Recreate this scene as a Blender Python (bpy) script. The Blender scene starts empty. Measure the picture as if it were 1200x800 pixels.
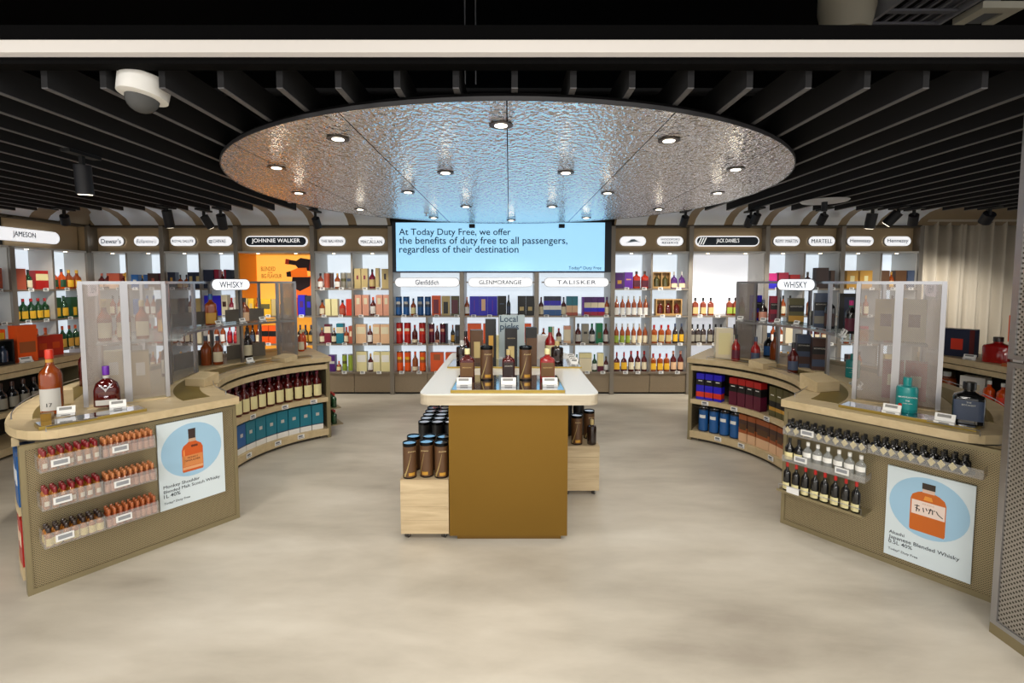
import bpy, bmesh, math, random
from mathutils import Vector, Matrix
random.seed(7)
SC = bpy.context.scene
COL = SC.collection
PI = math.pi
rad = math.radians

# ------------------------------------------------------------------ camera
cd = bpy.data.cameras.new('camera')
cd.lens = 16.8
cd.sensor_width = 36.0
cd.shift_x = 0.0025
cd.shift_y = -0.0283
cd.clip_start = 0.02
CAM = bpy.data.objects.new('camera', cd)
COL.objects.link(CAM)
CAM.location = (0, 0, 1.65)
CAM.rotation_euler = (rad(90 - 3.7), 0, 0)
SC.camera = CAM
# ------------------------------------------------------------------ world, exposure
W = bpy.data.worlds.new('world')
W.use_nodes = True
SC.world = W
W.node_tree.nodes['Background'].inputs[0].default_value = (1.0, 0.985, 0.96, 1)
W.node_tree.nodes['Background'].inputs[1].default_value = 1.0
vs = SC.view_settings
vs.view_transform = 'Standard'
vs.look = 'None'
vs.exposure = 0.12
vs.gamma = 1.0
vs.use_curve_mapping = False
SC.cycles.use_denoising = True
SC.cycles.max_bounces = 8
SC.cycles.transparent_max_bounces = 16
SC.cycles.sample_clamp_indirect = 6.0
SC.cycles.caustics_reflective = False
SC.cycles.caustics_refractive = False
REAR_FILL_W = 170.0     # each added fill lamp of the rear row, unseen
FILL_W = 36.0      # each added fill lamp, unseen (behind and above the viewer)
DOWN_W = 16.0       # each downlight in the disc
SPOT_W = 60.0       # each track spotlight

# ------------------------------------------------------------------ materials
def hexc(h):
    h = h.lstrip('#')
    c = [int(h[i:i+2], 16) / 255 for i in (0, 2, 4)]
    return tuple((x / 12.92 if x <= 0.04045 else ((x + 0.055) / 1.055) ** 2.4) for x in c)

_M = {}
def mat(h, rough=0.5, metal=0.0, emit=0.0, trans=0.0, coat=0.0, alpha=1.0, spec=0.5):
    k = (h, rough, metal, emit, trans, coat, alpha, spec)
    if k in _M:
        return _M[k]
    m = bpy.data.materials.new('paint ' + h)
    m.use_nodes = True
    b = m.node_tree.nodes['Principled BSDF']
    c = hexc(h)
    b.inputs['Base Color'].default_value = (*c, 1)
    b.inputs['Roughness'].default_value = rough
    b.inputs['Metallic'].default_value = metal
    b.inputs['Specular IOR Level'].default_value = spec
    b.inputs['Transmission Weight'].default_value = trans
    b.inputs['Coat Weight'].default_value = coat
    b.inputs['Coat Roughness'].default_value = 0.08
    b.inputs['Alpha'].default_value = alpha
    if emit:
        b.inputs['Emission Color'].default_value = (*c, 1)
        b.inputs['Emission Strength'].default_value = emit
    m.diffuse_color = (*c, 1)
    _M[k] = m
    return m

class NT:
    """tiny helper to wire shader nodes"""
    def __init__(s, name):
        s.m = bpy.data.materials.new(name)
        s.m.use_nodes = True
        s.t = s.m.node_tree
        s.b = s.t.nodes['Principled BSDF']
        s.out = s.t.nodes['Material Output']
    def n(s, typ, ins=None, **kw):
        x = s.t.nodes.new(typ)
        for k, v in kw.items():
            setattr(x, k, v)
        for k, v in (ins or {}).items():
            if isinstance(v, bpy.types.NodeSocket):
                s.t.links.new(v, x.inputs[k])
            else:
                x.inputs[k].default_value = v
        return x
    def math(s, op, a, b=0.0):
        return s.n('ShaderNodeMath', {0: a, 1: b}, operation=op).outputs[0]
    def link(s, a, b):
        s.t.links.new(a, b)
    def ramp(s, fac, stops):
        r = s.n('ShaderNodeValToRGB', {'Fac': fac})
        e = r.color_ramp.elements
        while len(e) < len(stops):
            e.new(0.5)
        for x, (p, c) in zip(e, stops):
            x.position = p
            x.color = (*hexc(c), 1)
        return r.outputs['Color']

def floor_mat():
    t = NT('polished pale screed')
    co = t.n('ShaderNodeTexCoord').outputs['Object']
    mp = t.n('ShaderNodeMapping', {'Vector': co, 'Rotation': (0, 0, 0.5), 'Scale': (0.55, 1.5, 1)})
    warp = t.n('ShaderNodeTexNoise', {'Vector': mp.outputs[0], 'Scale': 0.7, 'Detail': 4.0})
    add = t.n('ShaderNodeMixRGB', {'Fac': 0.45, 'Color1': mp.outputs[0], 'Color2': warp.outputs['Color']}, blend_type='ADD')
    n1 = t.n('ShaderNodeTexNoise', {'Vector': add.outputs[0], 'Scale': 1.4, 'Detail': 7.0, 'Roughness': 0.55})
    c = t.ramp(n1.outputs['Fac'], [(0.30, '#a39a8c'), (0.44, '#bab2a3'), (0.55, '#c8c0b1'), (0.70, '#d8d1c3')])
    t.link(c, t.b.inputs['Base Color'])
    n2 = t.n('ShaderNodeTexNoise', {'Vector': co, 'Scale': 3.0, 'Detail': 3.0})
    r = t.n('ShaderNodeMapRange', {'Value': n2.outputs['Fac'], 3: 0.28, 4: 0.42})
    t.link(r.outputs[0], t.b.inputs['Roughness'])
    t.b.inputs['Specular IOR Level'].default_value = 0.35
    return t.m

def wood_mat(name, a, b, axis=0, sc=1.0, rough=0.45):
    t = NT(name)
    co = t.n('ShaderNodeTexCoord').outputs['Object']
    s = [14.0, 14.0, 14.0]
    s[axis] = 1.3
    mp = t.n('ShaderNodeMapping', {'Vector': co, 'Scale': tuple(x * sc for x in s)})
    n1 = t.n('ShaderNodeTexNoise', {'Vector': mp.outputs[0], 'Scale': 2.2, 'Detail': 6.0, 'Roughness': 0.6, 'Distortion': 0.4})
    c = t.ramp(n1.outputs['Fac'], [(0.32, a), (0.68, b)])
    t.link(c, t.b.inputs['Base Color'])
    t.b.inputs['Roughness'].default_value = rough
    bp = t.n('ShaderNodeBump', {'Height': n1.outputs['Fac'], 'Strength': 0.05, 'Distance': 0.01})
    t.link(bp.outputs[0], t.b.inputs['Normal'])
    return t.m

def perforated(name, d, metal='#8f8674', hole='#1d1a15', pitch=0.0115, radius=0.27, see=False, rough=0.42):
    """sheet metal with a staggered pattern of round holes; d = horizontal direction of the sheet"""
    t = NT(name)
    pos = t.n('ShaderNodeNewGeometry').outputs['Position']
    u = t.n('ShaderNodeVectorMath', {0: pos, 1: (d[0] / pitch, d[1] / pitch, 0)}, operation='DOT_PRODUCT').outputs['Value']
    z = t.n('ShaderNodeVectorMath', {0: pos, 1: (0, 0, 1 / pitch)}, operation='DOT_PRODUCT').outputs['Value']
    a = t.math('SUBTRACT', t.math('FRACT', t.math('MULTIPLY', t.math('ADD', u, z), 0.7071)), 0.5)
    b = t.math('SUBTRACT', t.math('FRACT', t.math('MULTIPLY', t.math('SUBTRACT', u, z), 0.7071)), 0.5)
    r2 = t.math('ADD', t.math('MULTIPLY', a, a), t.math('MULTIPLY', b, b))
    h = t.math('LESS_THAN', r2, radius * radius)
    t.b.inputs['Base Color'].default_value = (*hexc(metal), 1)
    t.b.inputs['Metallic'].default_value = 0.55
    t.b.inputs['Roughness'].default_value = rough
    if see:
        o = t.n('ShaderNodeBsdfTransparent')
    else:
        o = t.n('ShaderNodeBsdfDiffuse', {'Color': (*hexc(hole), 1)})
    mx = t.n('ShaderNodeMixShader', {0: h, 1: t.b.outputs[0], 2: o.outputs[0]})
    t.link(mx.outputs[0], t.out.inputs['Surface'])
    return t.m

def hammered():
    t = NT('hammered mirror steel')
    co = t.n('ShaderNodeTexCoord').outputs['Object']
    mp = t.n('ShaderNodeMapping', {'Vector': co, 'Scale': (46, 30, 1)})
    n1 = t.n('ShaderNodeTexNoise', {'Vector': mp.outputs[0], 'Scale': 1.0, 'Detail': 1.5, 'Roughness': 0.4})
    bp = t.n('ShaderNodeBump', {'Height': n1.outputs['Fac'], 'Strength': 1.0, 'Distance': 0.02})
    t.link(bp.outputs[0], t.b.inputs['Normal'])
    t.b.inputs['Base Color'].default_value = (0.93, 0.93, 0.95, 1)
    t.b.inputs['Metallic'].default_value = 1.0
    t.b.inputs['Roughness'].default_value = 0.06
    return t.m

def clear_sheet(name, tint, mixf, rough=0.05):
    t = NT(name)
    tr = t.n('ShaderNodeBsdfTransparent', {'Color': (*hexc(tint), 1)})
    t.b.inputs['Base Color'].default_value = (0.8, 0.82, 0.84, 1)
    t.b.inputs['Roughness'].default_value = rough
    mx = t.n('ShaderNodeMixShader', {0: mixf, 1: tr.outputs[0], 2: t.b.outputs[0]})
    t.link(mx.outputs[0], t.out.inputs['Surface'])
    return t.m

FLOOR = floor_mat()
OAK = wood_mat('pale oak', '#c3ae86', '#d2be97', 0, .6)
OAK_W = wood_mat('whitened oak', '#cfc4b2', '#e2dacb', 0, 1.0, 0.3)
OAK_EDGE = wood_mat('oak edge', '#b3a68f', '#cabfa9', 0, 1.2, 0.4)
PLY = wood_mat('ash plywood', '#b39d7b', '#d0bc98', 0, 0.8)
BRASS = mat('#87672a', 0.38, 0.8)
GOLD = mat('#b39a4e', 0.3, 0.8)
MIRROR = mat('#b9bcc4', 0.08, 1.0)
STEEL = mat('#b4b4b8', 0.28, 0.9)
DSTEEL = mat('#8d867c', 0.4, 0.55)
TAUPE = mat('#7a6a54', 0.5, 0.35)
BLACK = mat('#0b0c0f', 0.6)
NAVYB = mat('#15171f', 0.55)
PITCH = mat('#040405', 0.9, spec=0.1)
WHITE = mat('#e8e8e6', 0.5)
LIT = mat('#e6f1fb', 0.5, emit=0.68)
LITW = mat('#eceef4', 0.5, emit=0.55)
PILL = mat('#fbfcff', 0.5, emit=.7)
HAMMER = hammered()
ACRYL = clear_sheet('clear acrylic', '#f4f1ec', 0.16)
GLASS = clear_sheet('clear glass shelf', '#dfe8ea', 0.35)
INK = mat('#12324f', 0.6)
INKB = mat('#14304a', 0.6)
DARKIN = mat('#2a241d', 0.7)

# ------------------------------------------------------------------ mesh helpers
class MB:
    def __init__(s):
        s.v, s.f, s.m, s.s = [], [], [], []
    def face(s, pts, mi=0, smooth=False):
        i = len(s.v)
        s.v += [tuple(p) for p in pts]
        s.f.append(list(range(i, i + len(pts))))
        s.m.append(mi); s.s.append(smooth)
        return s
    def solid(s, P, F, mi=0, smooth=False):
        i = len(s.v)
        s.v += [tuple(p) for p in P]
        for k, f in enumerate(F):
            s.f.append([i + a for a in f])
            s.m.append(mi[k] if isinstance(mi, list) else mi); s.s.append(smooth)
        return s
    def box(s, x0, y0, z0, x1, y1, z1, mi=0, R=None):
        P = [(x0, y0, z0), (x1, y0, z0), (x1, y1, z0), (x0, y1, z0), (x0, y0, z1), (x1, y0, z1), (x1, y1, z1), (x0, y1, z1)]
        if R is not None:
            P = [R @ Vector(p) for p in P]
        return s.solid(P, [(0, 3, 2, 1), (4, 5, 6, 7), (0, 1, 5, 4), (1, 2, 6, 5), (2, 3, 7, 6), (3, 0, 4, 7)], mi)
    def prism(s, poly, z0, z1, mi=0, R=None):
        n = len(poly)
        P = [(x, y, z0) for x, y in poly] + [(x, y, z1) for x, y in poly]
        if R is not None:
            P = [R @ Vector(p) for p in P]
        F = [tuple(range(n - 1, -1, -1)), tuple(range(n, 2 * n))] + [(i, (i + 1) % n, n + (i + 1) % n, n + i) for i in range(n)]
        return s.solid(P, F, mi)
    def sector(s, c, R0, R1, a0, a1, z0, z1, n=24, mi=0):
        """ring sector; degrees"""
        poly = [(c[0] + R1 * math.cos(rad(a0 + (a1 - a0) * i / n)), c[1] + R1 * math.sin(rad(a0 + (a1 - a0) * i / n))) for i in range(n + 1)]
        inn = [(c[0] + R0 * math.cos(rad(a0 + (a1 - a0) * i / n)), c[1] + R0 * math.sin(rad(a0 + (a1 - a0) * i / n))) for i in range(n + 1)]
        k = n + 1
        P = [(x, y, z0) for x, y in poly] + [(x, y, z0) for x, y in inn] + [(x, y, z1) for x, y in poly] + [(x, y, z1) for x, y in inn]
        F = []
        for i in range(n):
            F += [(i, i + 1, k + i + 1, k + i), (2 * k + i, 3 * k + i, 3 * k + i + 1, 2 * k + i + 1),
                  (i, 2 * k + i, 2 * k + i + 1, i + 1), (k + i, k + i + 1, 3 * k + i + 1, 3 * k + i)]
        F += [(0, k, 3 * k, 2 * k), (n, 2 * k + n, 3 * k + n, k + n)]
        return s.solid(P, F, mi)
    def lathe(s, prof, n=12, c=(0, 0), z0=0.0, R=None):
        """prof: (rx, ry, squareness, z, material) rings bottom to top, ends capped"""
        i0 = len(s.v)
        for (rx, ry, q, z, mi) in prof:
            for k in range(n):
                a = 2 * PI * (k + 0.5) / n
                ca, sa = math.cos(a), math.sin(a)
                e = 2.0 / q
                p = Vector((c[0] + rx * math.copysign(abs(ca) ** e, ca), c[1] + ry * math.copysign(abs(sa) ** e, sa), z0 + z))
                s.v.append(tuple(R @ p if R is not None else p))
        for j in range(len(prof) - 1):
            for k in range(n):
                a, b = i0 + j * n + k, i0 + j * n + (k + 1) % n
                s.f.append([a, b, b + n, a + n]); s.m.append(prof[j + 1][4]); s.s.append(True)
        s.f.append([i0 + k for k in range(n - 1, -1, -1)]); s.m.append(prof[0][4]); s.s.append(False)
        t = i0 + (len(prof) - 1) * n
        s.f.append([t + k for k in range(n)]); s.m.append(prof[-1][4]); s.s.append(False)
        return s
    def cyl(s, r, z0, z1, n=16, c=(0, 0), mi=0, R=None):
        return s.lathe([(r, r, 2, z0, mi), (r, r, 2, z1, mi)], n, c, 0, R)
    def tube(s, pts, r, n=6, mi=0):
        pts = [Vector(p) for p in pts]
        i0 = len(s.v)
        for j, p in enumerate(pts):
            d = (pts[min(j + 1, len(pts) - 1)] - pts[max(j - 1, 0)]).normalized()
            a = d.cross(Vector((0, 0, 1)))
            if a.length < 1e-3:
                a = d.cross(Vector((1, 0, 0)))
            a.normalize(); b = d.cross(a)
            for k in range(n):
                t = 2 * PI * k / n
                s.v.append(tuple(p + a * r * math.cos(t) + b * r * math.sin(t)))
        for j in range(len(pts) - 1):
            for k in range(n):
                a, b = i0 + j * n + k, i0 + j * n + (k + 1) % n
                s.f.append([a, b, b + n, a + n]); s.m.append(mi); s.s.append(True)
        s.f.append([i0 + k for k in range(n)]); s.m.append(mi); s.s.append(False)
        t = i0 + (len(pts) - 1) * n
        s.f.append([t + k for k in range(n)]); s.m.append(mi); s.s.append(False)
        return s
    def mesh(s, name, mats, T=None):
        me = bpy.data.meshes.new(name)
        v = [T(p) for p in s.v] if T else s.v
        me.from_pydata(v, [], s.f)
        for m in (mats if isinstance(mats, (list, tuple)) else [mats]):
            me.materials.append(m)
        me.polygons.foreach_set('material_index', s.m)
        me.polygons.foreach_set('use_smooth', s.s)
        bm = bmesh.new(); bm.from_mesh(me)
        bmesh.ops.recalc_face_normals(bm, faces=bm.faces)
        bm.to_mesh(me); bm.free()
        if any(s.s):
            me.set_sharp_from_angle(angle=rad(42))
        me.update()
        return me
    def build(s, name, mats, parent=None, T=None):
        return put(name, s.mesh(name, mats, T), parent)

def put(name, data, parent=None, loc=None, rz=0.0):
    o = bpy.data.objects.new(name, data)
    COL.objects.link(o)
    if parent is not None:
        o.parent = parent
        if not parent.get('local'):
            o.matrix_parent_inverse = Matrix.Translation(-parent.location)
    if loc is not None:
        o.location = loc
    if rz:
        o.rotation_euler = (0, 0, rz)
    return o

def tag(o, label, cat, group=None):
    o['label'] = label; o['category'] = cat
    if group:
        o['group'] = group
    return o

def thing(name, label, cat, loc=(0, 0, 0), group=None):
    o = bpy.data.objects.new(name, None)
    o.empty_display_size = 0.1
    COL.objects.link(o)
    o.location = loc
    return tag(o, label, cat, group)

def struct(o):
    o['kind'] = 'structure'
    return o

def dup(o, loc, rz=0.0, label=None, group=None):
    r = o.copy(); COL.objects.link(r)
    r.location = loc; r.rotation_euler = (0, 0, rz)
    if label: r['label'] = label
    if group: r['group'] = group
    for ch in list(o.children):
        c = ch.copy(); COL.objects.link(c); c.parent = r
        for g in ch.children:
            d = g.copy(); COL.objects.link(d); d.parent = c
    return r

def text_mesh(s, bold=0.0, align='CENTER', space=1.0, shear=0.0):
    cu = bpy.data.curves.new('lettering', 'FONT')
    cu.body = s; cu.align_x = align; cu.resolution_u = 3; cu.offset = bold
    cu.space_character = space; cu.shear = shear
    ob = bpy.data.objects.new('lettering', cu)
    me = bpy.data.meshes.new_from_object(ob)
    bpy.data.objects.remove(ob); bpy.data.curves.remove(cu)
    return me

def text(s, parent, origin, ex, width=None, height=None, m=None, bold=0.0, align='CENTER', up=(0, 0, 1), space=1.0, shear=0.0, name='lettering', mirror=False):
    """flat lettering; origin = middle (or left end) of the base line"""
    wide = bold if 'M' in s else 0.0          # the outline offset breaks the letter M, so those words are thickened by doubling
    me = text_mesh(s, 0.0 if wide else bold, align, space, shear)
    if wide:
        bm = bmesh.new(); bm.from_mesh(me)
        g = bmesh.ops.duplicate(bm, geom=bm.verts[:] + bm.edges[:] + bm.faces[:])
        bmesh.ops.translate(bm, vec=(wide * 1.8, 0, 0), verts=[v for v in g['geom'] if isinstance(v, bmesh.types.BMVert)])
        bm.to_mesh(me); bm.free()
    xs = [v.co.x for v in me.vertices]; ys = [v.co.y for v in me.vertices]
    if not xs:
        return None
    w, h = max(xs) - min(xs), max(ys) - min(ys)
    kx = ky = None
    if width: kx = width / w
    if height: ky = height / h
    kx = kx or ky; ky = ky or kx
    ex = Vector(ex).normalized(); up = Vector(up).normalized()
    if mirror:
        kx = -kx
    nrm = ex.cross(up)
    x0 = (min(xs) + max(xs)) / 2 if align == 'CENTER' else min(xs)
    y0 = min(ys) if height and not s.islower() else 0.0
    o3 = Vector(origin)
    for v in me.vertices:
        v.co = o3 + ex * ((v.co.x - x0) * kx) + up * ((v.co.y - y0) * ky)
    me.materials.clear(); me.materials.append(m or INK)
    return put(name, me, parent)

def pill(mb, o, ex, w, h, t, mi=0, n=8):
    """stadium plate centred on o, facing ex x up"""
    ex = Vector((ex[0], ex[1], 0)).normalized(); up = Vector((0, 0, 1)); nr = ex.cross(up)
    pts = []
    r = h / 2
    for k in range(n + 1):
        a = -PI / 2 + PI * k / n
        pts.append((w / 2 - r + r * math.cos(a), r * math.sin(a)))
    for k in range(n + 1):
        a = PI / 2 + PI * k / n
        pts.append((-(w / 2 - r) + r * math.cos(a), r * math.sin(a)))
    R = Matrix(((ex.x, up.x, nr.x, o[0]), (ex.y, up.y, nr.y, o[1]), (ex.z, up.z, nr.z, o[2]), (0, 0, 0, 1)))
    mb.prism(pts, 0, t, mi, R)
    return mb

ORD = ['first', 'second', 'third', 'fourth', 'fifth', 'sixth', 'seventh', 'eighth', 'ninth', 'tenth', 'eleventh', 'twelfth', 'thirteenth',
       'fourteenth', 'fifteenth', 'sixteenth', 'seventeenth', 'eighteenth', 'nineteenth', 'twentieth']

# ------------------------------------------------------------------ added fill lamps and room shell
def add_fill_lamp(x, y, label, watts=FILL_W):  # unseen lamp added to light the upright fronts
    t = thing('fill_lamp', label, 'lamp', (x, y, 3.1))
    MB().box(x - .62, y - .16, 3.06, x + .62, y + .16, 3.14).build('housing', BLACK, t)
    MB().box(x - .6, y - .14, 3.05, x + .6, y + .14, 3.058).build('diffuser', mat('#fff6e6', .5, emit=4.0), t)
    ld = bpy.data.lights.new('fill_light', 'AREA'); ld.shape = 'RECTANGLE'; ld.size = 1.2; ld.size_y = .28
    ld.energy = watts; ld.color = (1.0, .955, .89)
    lo = bpy.data.objects.new('fill_light', ld); COL.objects.link(lo); lo.location = (x, y, 3.04)
    lo.parent = t; lo.matrix_parent_inverse = Matrix.Translation((-x, -y, -3.1))
for (x, y, w, e) in [(-2.6, .55, 'over the aisle on the orange-poster side', FILL_W), (0, .35, 'over the aisle in the middle', FILL_W), (2.4, .35, 'over the aisle on the curtain side', FILL_W),
                     (-3.2, -2.9, 'of the rear row on the orange-poster side', REAR_FILL_W), (0, -2.9, 'of the rear row in the middle', REAR_FILL_W), (3.2, -2.9, 'of the rear row on the curtain side', REAR_FILL_W)]:
    add_fill_lamp(x, y, 'added unseen flat white fill lamp ' + w, e)

struct(MB().box(-11, -6, -.1, 11, 8.2, 0).build('floor', FLOOR))
struct(MB().box(-11, -6, 4.0, 11, 8.2, 4.1).build('ceiling', PITCH))
struct(MB().box(-7.0, 7.5, 0, 9.2, 7.6, 4.0).build('wall_back', mat('#3a352f', .8)))
struct(MB().box(-6.75, 1.0, 0, -6.65, 7.5, 4.0).build('wall_left', mat('#3a352f', .8)))
struct(MB().box(9.1, 2.4, 0, 9.2, 7.5, 4.0).build('wall_right', mat('#4a443d', .8)))
BEAM = struct(MB().box(-6.6, 2.10, 2.575, 9.0, 2.165, 2.735).build('beam', PITCH))
# LED line on the beam, a hair out of square as in the photograph
o = MB().box(-5.2, 2.055, 2.602, 7.4, 2.098, 2.652).build('light_line', mat('#c4bfba', .6, emit=.38))
tag(o, 'long pale grey light line along the black ceiling beam', 'lamp')
# slatted ceiling
SL = bpy.data.objects.new('slat_ceiling', None); COL.objects.link(SL); SL['kind'] = 'structure'; SL['label'] = 'black slatted ceiling'
SLAT = mat('#0d0e13', .85)
SLAT_LIT = mat('#5a5a5e', .6)  # floor bounce painted as a paler slat underside
sm = MB().box(-.014, 2.168, 2.504, .014, 5.80, 2.64, 0).box(-.014, 2.168, 2.50, .014, 5.80, 2.5039, 1).mesh('slat', [SLAT, SLAT_LIT])
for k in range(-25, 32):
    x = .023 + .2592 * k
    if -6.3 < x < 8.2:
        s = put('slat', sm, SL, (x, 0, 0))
for y in (2.30, 2.62, 3.6, 4.6, 5.5):
    MB().box(-6.4, y - .012, 2.642, 8.3, y + .012, 2.675).build('rail', SLAT, SL)

# ------------------------------------------------------------------ hammered disc with downlights
DC = (-.012, 4.476); DR = 2.275
disc = bpy.data.objects.new('ceiling_disc', None); COL.objects.link(disc); disc.location = (DC[0], DC[1], 2.46)
tag(disc, 'big round hammered mirror-metal ceiling disc with recessed downlights', 'ceiling panel')
XS = [-DR, -1.62, -.81, 0, .81, 1.62, DR]
for i in range(6):
    a, b = XS[i] + (.003 if i else 0), XS[i + 1] - (.003 if i < 5 else 0)
    N = 20
    up = [(a + (b - a) * k / N) for k in range(N + 1)]
    poly = [(DC[0] + x, DC[1] - math.sqrt(max(0, DR * DR - x * x))) for x in up] + [(DC[0] + x, DC[1] + math.sqrt(max(0, DR * DR - x * x))) for x in reversed(up)]
    cl = []
    for p in poly:
        if not cl or (abs(p[0] - cl[-1][0]) + abs(p[1] - cl[-1][1])) > 1e-5:
            cl.append(p)
    MB().prism(cl, 2.46, 2.475).build('panel', HAMMER, disc)
MB().sector(DC, DR + .0005, DR + .007, 0, 359.9, 2.4585, 2.478, 96).build('glint_cover_ring', mat('#26262a', .6), disc)  # dark ring added to cover glints on the mirror panel edges
MB().cyl(DR - .01, 2.477, 2.497, 64, DC).build('backing_ring', PITCH, disc)

def downlight(x, y, label, z=2.46):
    t = thing('downlight', label, 'lamp', (x, y, z), 'downlights in the mirror disc')
    MB().lathe([(.062, .062, 2, -.006, 0), (.062, .062, 2, .0, 0)], 20, (x, y), z - .0005).build('trim_ring', mat('#4d4640', .35, .8), t)
    MB().lathe([(.032, .032, 2, -.0085, 0), (.034, .034, 2, -.0062, 0)], 16, (x, y), z - .0005).build('lens', mat('#fff3dd', .4, emit=6.0), t)
    ld = bpy.data.lights.new('downlight_beam', 'SPOT'); ld.energy = DOWN_W; ld.spot_size = rad(105); ld.spot_blend = .7
    ld.shadow_soft_size = .06; ld.color = (1, .94, .86)
    lo = bpy.data.objects.new('downlight_beam', ld); COL.objects.link(lo); lo.location = (x, y, z - .03)
    lo.parent = t; lo.matrix_parent_inverse = Matrix.Translation((-x, -y, -z))
for (x, y, lb) in [(-.971, 2.764, 'front row, orange-poster end'), (-.044, 2.528, 'front row, on the centre seam'), (.914, 2.796, 'front row, curtain end'),
                   (-1.654, 3.452, 'second row, by the rim toward the camera dome'), (-.476, 3.611, 'second row, inner one toward the poster'), (.419, 3.611, 'second row, inner one toward the curtain'), (1.63, 3.503, 'second row, by the rim toward the curtain'),
                   (-1.928, 4.432, 'middle row, by the rim toward the poster'), (-.92, 4.39, 'middle row, inner one toward the poster'), (.898, 4.432, 'middle row, inner one toward the curtain'), (1.904, 4.432, 'middle row, by the rim toward the curtain'),
                   (-1.671, 5.411, 'fourth row, by the rim toward the poster'), (-.47, 5.228, 'fourth row, inner one toward the poster'), (.461, 5.228, 'fourth row, inner one toward the curtain'), (1.671, 5.411, 'fourth row, by the rim toward the curtain'),
                   (-.963, 6.126, 'row at the screen, toward the poster'), (.023, 6.379, 'row at the screen, middle one'), (.974, 6.126, 'row at the screen, toward the curtain')]:
    downlight(x, y, 'round downlight in the mirror disc, ' + lb)

# ------------------------------------------------------------------ products
PAL = {'whisky': '#8c3416', 'amber': '#a84c18', 'gold': '#c8963a', 'red': '#b01f1c', 'scarlet': '#d8361c', 'black': '#131314', 'green': '#1c4a2a', 'blue': '#1f5c9e', 'navy': '#1b2440',
       'royal': '#2418c4', 'purple': '#4c1a6e', 'violet': '#6a22a8', 'orange': '#ef5a16', 'cream': '#e6dbbc', 'white': '#efeee9', 'pink': '#e2a289', 'peach': '#e6bd96',
       'tan': '#c0aa72', 'teal': '#17788e', 'burgundy': '#7a1230', 'maroon': '#5c1830', 'brown': '#4a3028', 'copper': '#a5582c', 'grey': '#8a8578', 'silver': '#c4c2bc',
       'magenta': '#d0177e', 'terracotta': '#b5563f', 'yellow': '#e9b62d', 'lime': '#93a83a', 'dark': '#2a1a16', 'clear': '#cfd6d6', 'bronze': '#6b4a26', 'turquoise': '#13908f',
       'emerald': '#0f6b45', 'olive': '#5a5530', 'slate': '#3d4a63', 'wood': '#b08a55', 'garnet': '#5e120f', 'cocoa': '#5a3c22', 'mint': '#5db5a4', 'crimson': '#9c1237', 'ivory': '#e9dfa8'}
def gl(c):
    if c == 'clear':
        return clear_sheet('colourless glass', '#eef2f2', .22, .05)
    return mat(PAL[c], .12, 0, coat=.6, trans=.0 if c in ('black', 'dark', 'turquoise') else .25)
def pp(c, rough=.4):
    return mat(PAL[c], rough, coat=.15)

def bprof(style, r, h, q):
    """(rx, ry, q, z) rings for the glass of a bottle"""
    if style == 'square':
        return [(r * .94, r * .94 * .8, q, 0), (r, r * .8, q, .012 * h), (r, r * .8, q, .62 * h), (r * .93, r * .75, q * .8, .68 * h), (r * .5, r * .5, 2.4, .74 * h), (r * .34, r * .34, 2, .78 * h), (r * .34, r * .34, 2, .84 * h)]
    if style == 'squat':
        return [(r * .9, r * .55, 3, 0), (r, r * .6, 3, .02 * h), (r * .97, r * .6, 3, .42 * h), (r * .8, r * .52, 2.6, .58 * h), (r * .45, r * .36, 2.2, .66 * h), (r * .24, r * .24, 2, .70 * h), (r * .24, r * .24, 2, .80 * h)]
    if style == 'tall':
        return [(r * .93, r * .93, 2, 0), (r, r, 2, .015 * h), (r, r, 2, .60 * h), (r * .85, r * .85, 2, .67 * h), (r * .42, r * .42, 2, .74 * h), (r * .34, r * .34, 2, .80 * h), (r * .34, r * .34, 2, .87 * h)]
    if style == 'jar':
        return [(r * .95, r * .95, 2, 0), (r, r, 2, .02 * h), (r, r, 2, .68 * h), (r * .9, r * .9, 2, .74 * h), (r * .4, r * .4, 2, .77 * h), (r * .36, r * .36, 2, .82 * h)]
    return [(r * .93, r * .93, q, 0), (r, r, q, .015 * h), (r, r, q, .54 * h), (r * .9, r * .9, q, .61 * h), (r * .5, r * .5, 2, .70 * h), (r * .36, r * .36, 2, .76 * h), (r * .33, r * .33, 2, .85 * h)]

def label_band(mb, rx, ry, q, z0, z1, half, mi=0, n=8, off=.0012):
    """front label wrapped round the glass (front = -Y)"""
    P = []
    for z in (z0, z1):
        for k in range(n + 1):
            a = -PI / 2 + rad(half) * (2 * k / n - 1)
            e = 2.0 / q
            ca, sa = math.cos(a), math.sin(a)
            x = (rx + off) * math.copysign(abs(ca) ** e, ca); y = (ry + off) * math.copysign(abs(sa) ** e, sa)
            P.append((x, y, z))
    F = [(k, k + 1, n + 2 + k, n + 1 + k) for k in range(n)]
    mb.solid(P, F, mi, True)
    return mb

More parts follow.
